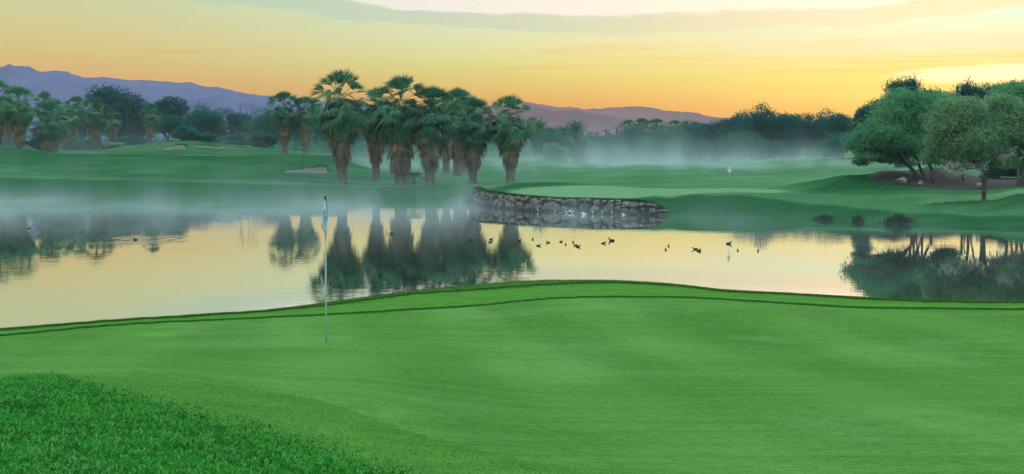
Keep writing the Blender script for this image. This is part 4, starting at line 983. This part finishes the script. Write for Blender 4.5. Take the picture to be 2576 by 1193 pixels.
# the hole
hole = empty('golf_hole', (fx_, fy_, fz_)); tag(hole, 'round cup hole with pale rim at the foot of the near flagstick', 'golf hole')
mb = MB(); k = 40; V = []
for r_, z_ in ((.0580, .004), (.0560, .008), (.0545, .008), (.0545, .006)):
    V += [(r_*math.cos(2*math.pi*j/k), r_*math.sin(2*math.pi*j/k), z_ + .0) for j in range(k)]
mb.add(V, quads=[(a*k+j, a*k+(j+1) % k, (a+1)*k+(j+1) % k, (a+1)*k+j) for a in range(3) for j in range(k)]); rim = link('rim', mb.mesh('rim', paint('rim_white', (.35,.42,.30), .6), True), hole)
mb = MB(); mb.add([(.0545*math.cos(2*math.pi*j/k), .0545*math.sin(2*math.pi*j/k), .0085) for j in range(k)] + [(0, 0, .0085)], [(j, (j+1) % k, k) for j in range(k)])
link('cup', mb.mesh('cup', M_black), hole)  # flat black disc standing in for the shade inside the hole
dy = (float(gz(fx_, fy_+.05)) - float(gz(fx_, fy_-.05)))/.1; dxs = (float(gz(fx_+.05, fy_)) - float(gz(fx_-.05, fy_)))/.1
hole.rotation_euler = (math.atan(dy), -math.atan(dxs), 0)
# far flag on the point
x, y, z = hit(1834, 489, 97, 108); fs2 = empty('golf_flagstick', (x, y, z)); tag(fs2, 'distant flagstick with small white flag on the green across the pond', 'flagstick')
mb = MB(); mb.tube([(0,0,-.05),(0,0,1.2),(0,0,2.1)], [.010,.0095,.009], 8); link('pole', mb.mesh('pole', paint('thin_pole', (.34,.46,.42), .4), True), fs2)
mb = MB(); mb.tube([(-.03,0,2.0),(-.03,0,2.08),(-.025,0,2.16)], [.024,.028,.014], 8); link('cap', mb.mesh('cap', M_black, True), fs2)
Zf = np.array([2.10,2.0,1.9,1.8,1.72,1.66,1.62,1.58]); a_ = np.array([-.03,-.05,-.08,-.12,-.15,-.14,-.06,.04]); b_ = np.array([.0,.06,.10,.14,.15,.15,.14,.10])
V = []; nu = 9
for z_, a, b2 in zip(Zf, a_, b_):
    for i in range(nu): u = i/(nu-1); V.append((a + (b2-a)*u, -.02 - .04*math.sin(u*5+.6), z_))
V2 = [(p[0], p[1]+.004, p[2]) for p in V]; ii = np.arange(len(V)).reshape(len(Zf), nu); q = np.stack([ii[:-1,:-1], ii[:-1,1:], ii[1:,1:], ii[1:,:-1]], -1).reshape(-1, 4)
fl2 = link('flag', mesh_np('flag', V + V2, [q, q[:, ::-1] + len(V)], M_flagw, True), fs2)
mb = MB(); V = []
for z_ in (1.92, 1.86, 1.80, 1.77):
    for u in (.35, .5, .62):
        a = np.interp(z_, Zf[::-1], a_[::-1]); b2 = np.interp(z_, Zf[::-1], b_[::-1]); V.append((a + (b2-a)*u, -.026 - .04*math.sin(u*5+.6), z_))
mb.add(V, quads=[(r_*3+c_, r_*3+c_+1, r_*3+c_+4, r_*3+c_+3) for r_ in range(3) for c_ in range(2)]); link('emblem', mb.mesh('emblem', M_pale), fl2)

# ================================================================== BIRDS
M_duck = simple('dark_plumage', (.012,.011,.010), (.035,.030,.026), 9., .7); M_white = simple('white_plumage', (.72,.74,.76), (.86,.87,.88), 9., .8)
def loft(pts, rads, squash, k=12):
    mb = MB(); mb.tube(pts, rads, k); V = np.concatenate(mb.v); V[:, 1] *= squash; return mb
def duck_mesh(pose, mat, name='duck'):
    body = [(-.20,0,.062,.006),(-.165,0,.056,.032),(-.11,0,.048,.064),(-.02,0,.042,.086),(.06,0,.046,.083),(.115,0,.068,.062)]
    neck = {'up': [(.140,0,.115,.044),(.145,0,.150,.037),(.158,0,.182,.044),(.185,0,.190,.040),(.215,0,.182,.018),(.252,0,.172,.009)],
            'tuck': [(.13,0,.115,.042),(.115,0,.150,.036),(.095,0,.172,.040),(.065,0,.170,.034),(.035,0,.155,.014),(.01,0,.145,.006)],
            'low': [(.155,0,.10,.036),(.195,0,.125,.032),(.225,0,.145,.038),(.25,0,.148,.033),(.278,0,.14,.015),(.31,0,.132,.007)]}[pose]
    p = body + neck; mb = MB(); mb.tube([q[:3] for q in p], [q[3] for q in p], 12)
    return mb.mesh(name, mat, True)
DK = {k: duck_mesh(k, M_duck) for k in ('up', 'tuck', 'low')}
def on_water(px, row): D = CAMZ/(-float(slope(row))); return xof(px, row, D), D
GD = 'dark ducks floating on the pond'
for (px, row, pose, face, sc, lb) in (
  (73,575,'low',0,.95,'duck swimming at far left with a long bright wake'), (207,584,'tuck',-1.6,.85,'duck seen end on beside the rippled water on the left'), (341,604,'up',3.14,1.1,'duck in clear profile facing left inside widening ring ripples'),
  (985,589,'up',2.6,.95,'lone duck in the dark palm reflection right of the flagstick'), (1187,604.5,'up',3.3,1.0,'duck in the dark reflection left of the light gap'), 
  (1235,603,'up',.3,1.0,'upper duck of the stacked pair in the light gap between reflections'), (1234,610,'low',2.8,1.0,'lower duck of the stacked pair in the light gap between reflections'),
  (1306,607,'up',.5,1.0,'duck inside the reflection of the lone fan palm'), (1340,603,'up',1.4,1.0,'duck at the right edge of the lone palm reflection, head raised'),
  (1354,619,'low',.3,1.05,'duck on yellow water below the raised head one'), (1379,611,'up',2.9,1.0,'duck with raised tail on the yellow water, facing left'),
  (1411,609,'up',.6,.95,'duck with head turned and light bill, left of the round ones'), (1423,616,'tuck',1.5,.95,'round tucked duck just below the one with light bill'),
  (1442,610,'tuck',1.7,.95,'roundest duck, head tucked, above the touching pair'), (1449,618,'low',2.9,1.0,'upper left duck of the touching pair on yellow water'), (1454,622,'up',.2,1.05,'lower right duck of the touching pair on yellow water'),
  (1518,613,'up',.1,1.1,'duck facing right just below the biggest drake'), (1539,606.5,'up',3.14,1.5,'biggest drake with pale collar, in profile facing left'),
  (1682,620,'tuck',1.4,1.0,'upper duck of the loose pair in the middle of the yellow water'), (1675,629,'tuck',1.8,.95,'lower duck of the loose pair in the middle of the yellow water'),
  (1750,628,'low',2.9,1.15,'left duck of the overlapping sleeping pair'), (1758,632,'tuck',.2,1.15,'right duck of the overlapping sleeping pair'),
  (1833,614,'up',0,1.35,'large duck in profile below the far flag, facing right'), (1856,631,'tuck',1.5,.95,'small round duck between the large one and the rightmost'), (1907,632,'up',1.3,1.0,'rightmost duck, upright, near the tree reflections')):
    x, D = on_water(px, row); o = link('duck', DK[pose]); o.location = (x, D, -.008); o.rotation_euler.z = face; o.scale = (sc*.53, sc*.53, sc*.54); tag(o, lb, 'duck', GD)
WK = {k: duck_mesh(k, M_white, 'white_duck') for k in ('up', 'tuck', 'low')}
def egret_mesh():
    p = [(-.20,0,.20,.008),(-.13,0,.25,.05),(-.03,0,.31,.085),(.06,0,.38,.075),(.10,0,.45,.042),(.07,0,.52,.028),(.085,0,.60,.026),(.12,0,.64,.034),(.16,0,.64,.014),(.23,0,.625,.005)]
    mb = MB(); mb.tube([q[:3] for q in p], [q[3] for q in p], 10)
    for s in (-.025, .025): mb.tube([(-.01, s, .27), (.01, s, .14), (0, s, -.04)], [.02, .009, .008], 5)
    return mb.mesh('egret', M_white, True)
EG = egret_mesh(); GWh = 'white birds at the foot of the stone wall'
for (px, row, kind, face, sc, dz, lb) in (
  (1353,533,'eg',2.8,.75,.0,'small white bird against the left part of the wall, farthest from the rest'), (1396,534,'eg',.4,.62,0,'white bird standing alone left of the white cluster'),
  (1426,535,'up',2.9,1.2,.05,'left bird of the tight cluster of white birds'), (1433,533,'tuck',.4,1.35,.12,'middle bird of the tight cluster of white birds'), (1440,534.5,'up',.2,1.25,.06,'right bird of the tight cluster of white birds'),
  (1469,540.5,'tuck',2.9,2.1,0,'largest white bird, a fluffy heap sitting on the water'), (1491,537,'eg',2.6,.72,0,'white bird right beside the largest one, neck curved'),
  (1515,536,'eg',2.9,.70,0,'white bird midway between the largest one and the last'), (1539,538,'eg',.3,.66,0,'slim white bird left of the last one'), (1568.5,541,'tuck',2.6,1.45,0,'last white bird on the right with a bright reflection')):
    D = CAMZ/(-float(slope(row))); lim = float(fD0(px)) - .9; D = min(D, lim); x = (px-CX)/F*D
    o = link('egret' if kind == 'eg' else 'white_duck', EG if kind == 'eg' else WK[kind]); o.location = (x, D, dz); o.rotation_euler.z = face; o.scale = (sc*(.62 if kind == 'eg' else .5),)*3; tag(o, lb, 'white bird', GWh)

# ================================================================== UTILITY POLES
M_upole = simple('weathered_pole', (.03,.028,.026), (.06,.055,.05), 3., .9)
def upole(px, top, D, h, lb, arms=((.35, .9),), r_=.14):
    x = (px-CX)/F*D; zt = float(zrow(top, D)); o = empty('utility_pole', (x, D, zt - h)); tag(o, lb, 'utility pole', 'poles behind the far trees')
    mb = MB(); mb.tube([(0,0,0),(0,0,h)], [r_*1.15, r_*.85], 8); link('pole', mb.mesh('pole', M_upole), o)
    for (dz, w) in arms:
        mb = MB(); mb.tube([(-w,0,h-dz),(w,0,h-dz)], [.09,.09], 4); 
        for s in (-w*.85, w*.85): mb.tube([(s,0,h-dz),(s,0,h-dz+.3)], [.06,.05], 5)
        link('crossarm', mb.mesh('crossarm', M_upole), o)
upole(1501, 333, 320, 9, 'left utility pole, lowest of the three, against the mountain', ((.25, .9),), .17)
upole(1524, 326, 318, 9, 'middle utility pole with crossarm, against the mountain', ((.2, .9), (1.5, .8)), .17)
upole(1551, 320, 316, 9, 'right utility pole with one sided arm beside the tree twigs', ((.2, .8), (1.3, .5)), .17)
upole(1873, 286, 262, 12, 'light pole standing at the top left of the highest dark tree', ((.2, .6),), .13)
upole(1991, 289, 262, 12, 'plain thick post sticking out above the trees right of the twiggy topped tree', (), .17)
upole(2322, 222, 152, 12, 'thick dark post rising through the wispy top of the right hand grove', (), .12)
# ================================================================== MOUNTAINS
def mountain(name, label, pts, D, mat, seed, front=500, back=350, rough=.05):
    """ridge line through photo points at distance D, with a rough eroded flank in front and behind"""
    rg = np.random.RandomState(seed); pp = np.array(pts, float); px = np.arange(pp[0, 0], pp[-1, 0]+.1, 3.0)
    zr = zrow(np.interp(px, pp[:, 0], pp[:, 1]), D); X = (px-CX)/F*D
    v = np.concatenate([np.linspace(-1, 0, 40), np.linspace(0, 1, 12)[1:]])
    V = np.empty((len(v), len(px), 3)); hgt = np.maximum(zr, 4)
    zr = zr + (D*.0011)*fbm(X/14. + seed, X*0 + 3, 4)
    for i, s in enumerate(v):
        d = s*(front if s < 0 else back); k = (1-abs(s))**1.15
        er = fbm(X/90. + seed, (d + X*.25)/70. + seed, 5)*.34 + .12*fbm(X/25., d/40.+seed, 4)
        V[i, :, 0] = X*(D + d)/D; V[i, :, 1] = D + d
        V[i, :, 2] = 2 + (zr-2)*k*(1 + er*min(1, abs(s)*3.0)*(1-abs(s)*.4)) - abs(s)*3
    ii = np.arange(len(v)*len(px)).reshape(len(v), len(px)); q = np.stack([ii[:-1,:-1], ii[:-1,1:], ii[1:,1:], ii[1:,:-1]], -1).reshape(-1, 4)
    return tag(link(name, mesh_np(name, V.reshape(-1, 3), [q], mat, True)), label, 'mountains', kind='structure')
M_mtL = simple('blue_rock', (.062,.086,.205), (.080,.108,.235), .012, 1.0, 0, 6)
M_mtR = simple('purple_rock', (.15,.082,.095), (.19,.105,.112), .012, 1.0, 0, 6)
M_mtF = simple('purple_rock_front', (.115,.064,.092), (.14,.078,.105), .012, 1.0, 0, 6)
mountain('mountains', 'long blue mountain ridge falling to the right behind the left trees',
  [(-700,120),(-300,150),(-60,165),(0,167.5),(14,167),(28,161.5),(42,166),(64,168),(82,167.5),(100,177),(115,180),(130,179.5),(140,178.5),(160,179.5),(178,182),(195,186),(215,193),(240,196.5),(249,196.5),(257,194),(275,195.5),(292,197.5),(320,202.5),(345,203),(362,203),(372,202.5),(410,204.5),(440,207),(455,208.5),(485,209),(498,212),(520,216),(545,217),(555,218),(580,225),(605,231.5),(650,237.5),(690,240),(760,250),(830,258),(920,262),(1010,268),(1100,276),(1200,290),(1300,310),(1380,335)], 1900, M_mtL, 3, 650, 300)
mountain('mountains', 'pale purple mountain ridge in the gap right of the palm cluster',
  [(1100,300),(1180,280),(1240,262),(1300,256),(1328,256.5),(1350,262),(1385,266.5),(1420,269.5),(1434,268),(1460,272),(1480,274.5),(1510,273.5),(1535,268.5),(1552,268.5),(1576,268),(1600,268),(1628,268.5),(1640,272),(1668,279),(1690,279.5),(1700,280.5),(1735,281),(1762,288),(1790,292),(1815,296),(1850,299),(1900,310),(2000,330)], 1900, M_mtR, 8, 420, 300)
mountain('mountains', 'darker purple foothill in front of the pale purple ridge',
  [(1150,330),(1230,300),(1300,277),(1345,268),(1362,270.5),(1390,279),(1420,277),(1452,275),(1480,281),(1520,288),(1560,298),(1600,306),(1660,318),(1720,330)], 1500, M_mtF, 12, 350, 300)
mountain('mountains', 'faint lower spur of blue hill below the left ridge',
  [(-300,260),(100,240),(300,228),(420,222),(500,226),(560,222),(640,240),(720,256),(800,272)], 1600, M_mtL, 15, 420, 300)

# ================================================================== AIR
def boxmesh(name, lo, hi, mat):
    V = [(x, y, z) for x in (lo[0], hi[0]) for y in (lo[1], hi[1]) for z in (lo[2], hi[2])]
    return mesh_np(name, V, [np.array([(0,1,3,2),(4,6,7,5),(0,4,5,1),(2,3,7,6),(0,2,6,4),(1,5,7,3)])], mat)
m, nt, out = new_mat('haze_air'); pv = N(nt, 'ShaderNodeVolumePrincipled'); pv.inputs['Color'].default_value = HAZE_COL; pv.inputs['Density'].default_value = HAZE_D
pv.inputs['Anisotropy'].default_value = 0.0; L(nt, pv.outputs[0], out.inputs['Volume'])
hz = link('haze', boxmesh('haze', (-HAZE_R,-HAZE_R,-4), (HAZE_R,HAZE_R,HAZE_TOP), m)); tag(hz, 'thin cool morning haze filling the valley air', 'haze', kind='stuff')
# low mist lying on the pond and along the far fairways, drifting in wisps
m, nt, out = new_mat('ground_mist'); co = objco(nt); sp = N(nt, 'ShaderNodeSeparateXYZ'); L(nt, co, sp.inputs[0]); X, Y, Z = sp.outputs
zg = math_n(nt, 'ADD', mapr(nt, Y, 122, 165, 0, 1.6), mapr(nt, Y, 165, 240, 0, 1.0))
zz = math_n(nt, 'SUBTRACT', Z, zg)
w1 = noise(nt, mapping(nt, co, (.15, .060, .055)), 1.0, 4, .6, .5)
w2 = noise(nt, mapping(nt, co, (.022, .018, .04), (7, 3, 0)), 1.0, 2)
wis = math_n(nt, 'MULTIPLY', mapr(nt, w1, .40, .70, .05, 2.5), mapr(nt, w2, .38, .62, .35, 1.5))
hs = math_n(nt, 'ADD', math_n(nt, 'ADD', mapr(nt, Y, 130, 200, 1.15, 1.5), mapr(nt, Y, 205, 238, 0, 1.3)), mapr(nt, w2, .35, .65, -.3, .5))
fall = math_n(nt, 'POWER', 2.718, math_n(nt, 'MULTIPLY', math_n(nt, 'DIVIDE', math_n(nt, 'MAXIMUM', zz, 0.), hs), -1.))
env = math_n(nt, 'MULTIPLY', mapr(nt, Y, 76, 114, .05, 1.0), mapr(nt, Y, 140, 190, 1.0, 1.0))
XY = math_n(nt, 'DIVIDE', X, Y)
rightthin = math_n(nt, 'ADD', mapr(nt, XY, .10, .22, 1.0, .40), math_n(nt, 'MULTIPLY', mapr(nt, Y, 104, 125, 0., .9), mapr(nt, XY, .02, .22, 0., 1.)))
rightthin = math_n(nt, 'MULTIPLY', rightthin, math_n(nt, 'SUBTRACT', 1., math_n(nt, 'MULTIPLY', mapr(nt, XY, -.12, -.05, .55, 0.), mapr(nt, Y, 134, 150, 0., 1.))))
rightthin = math_n(nt, 'ADD', rightthin, math_n(nt, 'MULTIPLY', mapr(nt, XY, .0, .06, 0., .5), math_n(nt, 'MULTIPLY', mapr(nt, Y, 118, 140, 0., 1.), mapr(nt, Y, 190, 225, 1., 0.))))
bank = math_n(nt, 'ADD', 1.0, math_n(nt, 'MULTIPLY', math_n(nt, 'MULTIPLY', mapr(nt, Y, 195, 238, 0, 1.), .7), mapr(nt, math_n(nt, 'ABSOLUTE', math_n(nt, 'SUBTRACT', math_n(nt, 'DIVIDE', X, Y), .04)), .05, .14, 1., 0.)))
top = math_n(nt, 'MULTIPLY', mapr(nt, zz, 5.0, 9.5, 1., 0.), mapr(nt, Y, 236, 245, 1., 0.))
den = math_n(nt, 'MULTIPLY', math_n(nt, 'MULTIPLY', wis, fall), math_n(nt, 'MULTIPLY', math_n(nt, 'MULTIPLY', env, rightthin), math_n(nt, 'MULTIPLY', bank, top)))
ax = math_n(nt, 'DIVIDE', math_n(nt, 'ADD', X, 18.), 13.); ay = math_n(nt, 'DIVIDE', math_n(nt, 'SUBTRACT', Y, 190.), 26.)
pk = mapr(nt, math_n(nt, 'ADD', math_n(nt, 'MULTIPLY', ax, ax), math_n(nt, 'MULTIPLY', ay, ay)), 0, 1.4, 1.7, 0)
den = math_n(nt, 'ADD', den, math_n(nt, 'MULTIPLY', math_n(nt, 'MULTIPLY', pk, fall), mapr(nt, w1, .3, .7, .4, 1.3)))
bx_ = math_n(nt, 'DIVIDE', math_n(nt, 'SUBTRACT', X, 17.), 10.); by_ = math_n(nt, 'DIVIDE', math_n(nt, 'SUBTRACT', Y, 56.), 11.)
pk2 = mapr(nt, math_n(nt, 'ADD', math_n(nt, 'MULTIPLY', bx_, bx_), math_n(nt, 'MULTIPLY', by_, by_)), 0, 1.2, .75, 0)
den = math_n(nt, 'ADD', den, math_n(nt, 'MULTIPLY', math_n(nt, 'MULTIPLY', pk2, fall), mapr(nt, w1, .35, .7, .1, 1.6)))
low = math_n(nt, 'MULTIPLY', math_n(nt, 'POWER', 2.718, math_n(nt, 'DIVIDE', math_n(nt, 'MAXIMUM', Z, 0.), -.34)), math_n(nt, 'MULTIPLY', mapr(nt, Y, 70, 90, 0, 1.), mapr(nt, Y, 124, 134, 1., 0.)))
low = math_n(nt, 'MULTIPLY', low, mapr(nt, XY, .12, .20, 1., .6))
den = math_n(nt, 'ADD', den, math_n(nt, 'MULTIPLY', math_n(nt, 'MULTIPLY', low, .9), mapr(nt, w1, .40, .68, .02, 2.5)))
den = math_n(nt, 'MULTIPLY', den, MIST_D)
pv = N(nt, 'ShaderNodeVolumePrincipled'); pv.inputs['Color'].default_value = MIST_COL; L(nt, den, pv.inputs['Density']); L(nt, pv.outputs[0], out.inputs['Volume'])
m.cycles.volume_step_rate = .26
ms = link('mist', boxmesh('mist', (-110,48,-.35), (110,246,12.5), m)); tag(ms, 'low white mist drifting over the pond and the far fairways', 'mist', kind='stuff')

# ================================================================== LIGHT
sun_az, sun_el = 18.0, 1.3       # degrees right of the view, above the horizon
w = bpy.data.worlds.new('World'); bpy.context.scene.world = w; w.use_nodes = True; nt = w.node_tree; nt.nodes.clear()
out = nt.nodes.new('ShaderNodeOutputWorld')
sky = N(nt, 'ShaderNodeTexSky', sky_type='NISHITA', sun_disc=False, sun_elevation=rad(sun_el), sun_rotation=rad(sun_az), altitude=50, dust_density=2.0)
bg1 = N(nt, 'ShaderNodeBackground', i_Strength=.05); L(nt, sky.outputs[0], bg1.inputs[0])
tc = N(nt, 'ShaderNodeTexCoord'); nv_ = N(nt, 'ShaderNodeVectorMath', operation='NORMALIZE'); L(nt, tc.outputs['Generated'], nv_.inputs[0])
sp = N(nt, 'ShaderNodeSeparateXYZ'); L(nt, nv_.outputs[0], sp.inputs[0]); dx, dyy, dz = sp.outputs
az = math_n(nt, 'ARCTAN2', dx, dyy)                         # 0 straight ahead, + right
hz_ = math_n(nt, 'SQRT', math_n(nt, 'ADD', math_n(nt, 'MULTIPLY', dx, dx), math_n(nt, 'MULTIPLY', dyy, dyy)))
el = math_n(nt, 'DIVIDE', dz, math_n(nt, 'MAXIMUM', hz_, .001))    # slope of the view ray
def ramp(stops, add):
    n = nt.nodes.new('ShaderNodeValToRGB'); cr = n.color_ramp; cr.interpolation = 'EASE' if False else 'LINEAR'
    while len(cr.elements) < len(stops): cr.elements.new(.5)
    for e, (p, c) in zip(cr.elements, stops): e.position = p/.16; e.color = clear_air(c, p, add)
    L(nt, math_n(nt, 'DIVIDE', math_n(nt, 'MAXIMUM', el, 0.), .16), n.inputs[0]); return n.outputs[0]
cl = ramp(SKY_L, NISH_L); cm = ramp(SKY_M, NISH_M); cr_ = ramp(SKY_R, NISH_R)
col = mixc(nt, mapr(nt, az, -.34, .02), cl, cm); col = mixc(nt, mapr(nt, az, .02, .34), col, cr_)
# thin cloud sheets far overhead seen edge on
nz = noise(nt, mapping(nt, nv_.outputs[0], (9, 9, 60)), 1.0, 4, .6)
nz2 = noise(nt, mapping(nt, nv_.outputs[0], (5, 5, 150), (3, 1, 0)), 1.0, 4, .6)
daz = math_n(nt, 'SUBTRACT', az, .09)
zc = math_n(nt, 'ADD', .0885, math_n(nt, 'MULTIPLY', math_n(nt, 'MULTIPLY', daz, daz), .215))
off = math_n(nt, 'ADD', math_n(nt, 'SUBTRACT', el, zc), mapr(nt, nz, .3, .7, -.0035, .0035, False))
band = math_n(nt, 'MULTIPLY', mapr(nt, off, -.0072, -.0035), mapr(nt, off, .0055, .0080, 1, 0))
band = math_n(nt, 'MULTIPLY', band, mapr(nt, az, -.36, -.16, .3, 1.))
above = mapr(nt, off, .0040, .0085)
col = mixc(nt, math_n(nt, 'MULTIPLY', above, mapr(nt, az, -.30, -.12)), col, srgb(220,226,222))
col = mixc(nt, math_n(nt, 'MULTIPLY', band, .80), col, srgb(162,196,178))
st1 = math_n(nt, 'MULTIPLY', mapr(nt, nz2, .50, .62, 0, .55), math_n(nt, 'MULTIPLY', mapr(nt, el, .038, .05), mapr(nt, el, .062, .085, 1, 0)))
col = mixc(nt, st1, col, srgb(196,170,92))
# brightest patch of cloud where the sun will rise
gx = math_n(nt, 'DIVIDE', math_n(nt, 'SUBTRACT', az, .335), .075); gy = math_n(nt, 'DIVIDE', math_n(nt, 'SUBTRACT', el, math_n(nt, 'ADD', .0525, mapr(nt, nz, .3, .7, -.004, .004, False))), .0075)
gg = math_n(nt, 'ADD', math_n(nt, 'MULTIPLY', gx, gx), math_n(nt, 'MULTIPLY', gy, gy))
col = mixc(nt, mapr(nt, gg, .2, 1.3, .85, 0), col, srgb(240,238,212))
# higher sky, out of the picture: cool, set brighter than dawn to light the ground
hi_ = mixc(nt, mapr(nt, el, .25, 1.2), UPPER_A, UPPER_B)
col = mixc(nt, mapr(nt, el, .13, .42), col, hi_)
bg2 = N(nt, 'ShaderNodeBackground', i_Strength=1.0); L(nt, col, bg2.inputs[0])
ad = nt.nodes.new('ShaderNodeAddShader'); L(nt, bg1.outputs[0], ad.inputs[0]); L(nt, bg2.outputs[0], ad.inputs[1]); L(nt, ad.outputs[0], out.inputs[0])
w.cycles.sampling_method = 'MANUAL'; w.cycles.sample_map_resolution = 1024
sl = bpy.data.lights.new('sun', 'SUN'); sl.energy = .5; sl.angle = rad(2); sl.color = (1, .78, .5)
so = bpy.data.objects.new('sun', sl); C.objects.link(so)
so.rotation_euler = Vector((math.sin(rad(sun_az))*math.cos(rad(sun_el)), math.cos(rad(sun_az))*math.cos(rad(sun_el)), math.sin(rad(sun_el)))).to_track_quat('Z', 'Y').to_euler()

# ================================================================== CAMERA AND RENDER SETTINGS
cd = bpy.data.cameras.new('camera'); cam = bpy.data.objects.new('camera', cd); C.objects.link(cam)
cd.sensor_width = 36; cd.lens = 36*F/2576; cd.clip_start = .1; cd.clip_end = 9000
cam.location = (0, 0, CAMZ); cam.rotation_euler = (rad(90) - TH, 0, 0)
sc = bpy.context.scene; sc.camera = cam
sc.render.engine = 'CYCLES'
sc.view_settings.view_transform = 'Standard'; sc.view_settings.look = 'None'; sc.view_settings.exposure = 0; sc.view_settings.gamma = 1
cy = sc.cycles; cy.max_bounces = 6; cy.diffuse_bounces = 3; cy.glossy_bounces = 3; cy.transmission_bounces = 3; cy.volume_bounces = 1; cy.transparent_max_bounces = 4
sc.render.filter_size = 1.1
cy.use_denoising = True; cy.denoiser = 'OPENIMAGEDENOISE'; cy.denoising_input_passes = "RGB_ALBEDO_NORMAL"; cy.denoising_prefilter = "NONE"
cy.use_adaptive_sampling = True; cy.adaptive_threshold = .02; cy.sample_clamp_indirect = 4; cy.volume_max_steps = 256
cy.caustics_reflective = False; cy.caustics_refractive = False
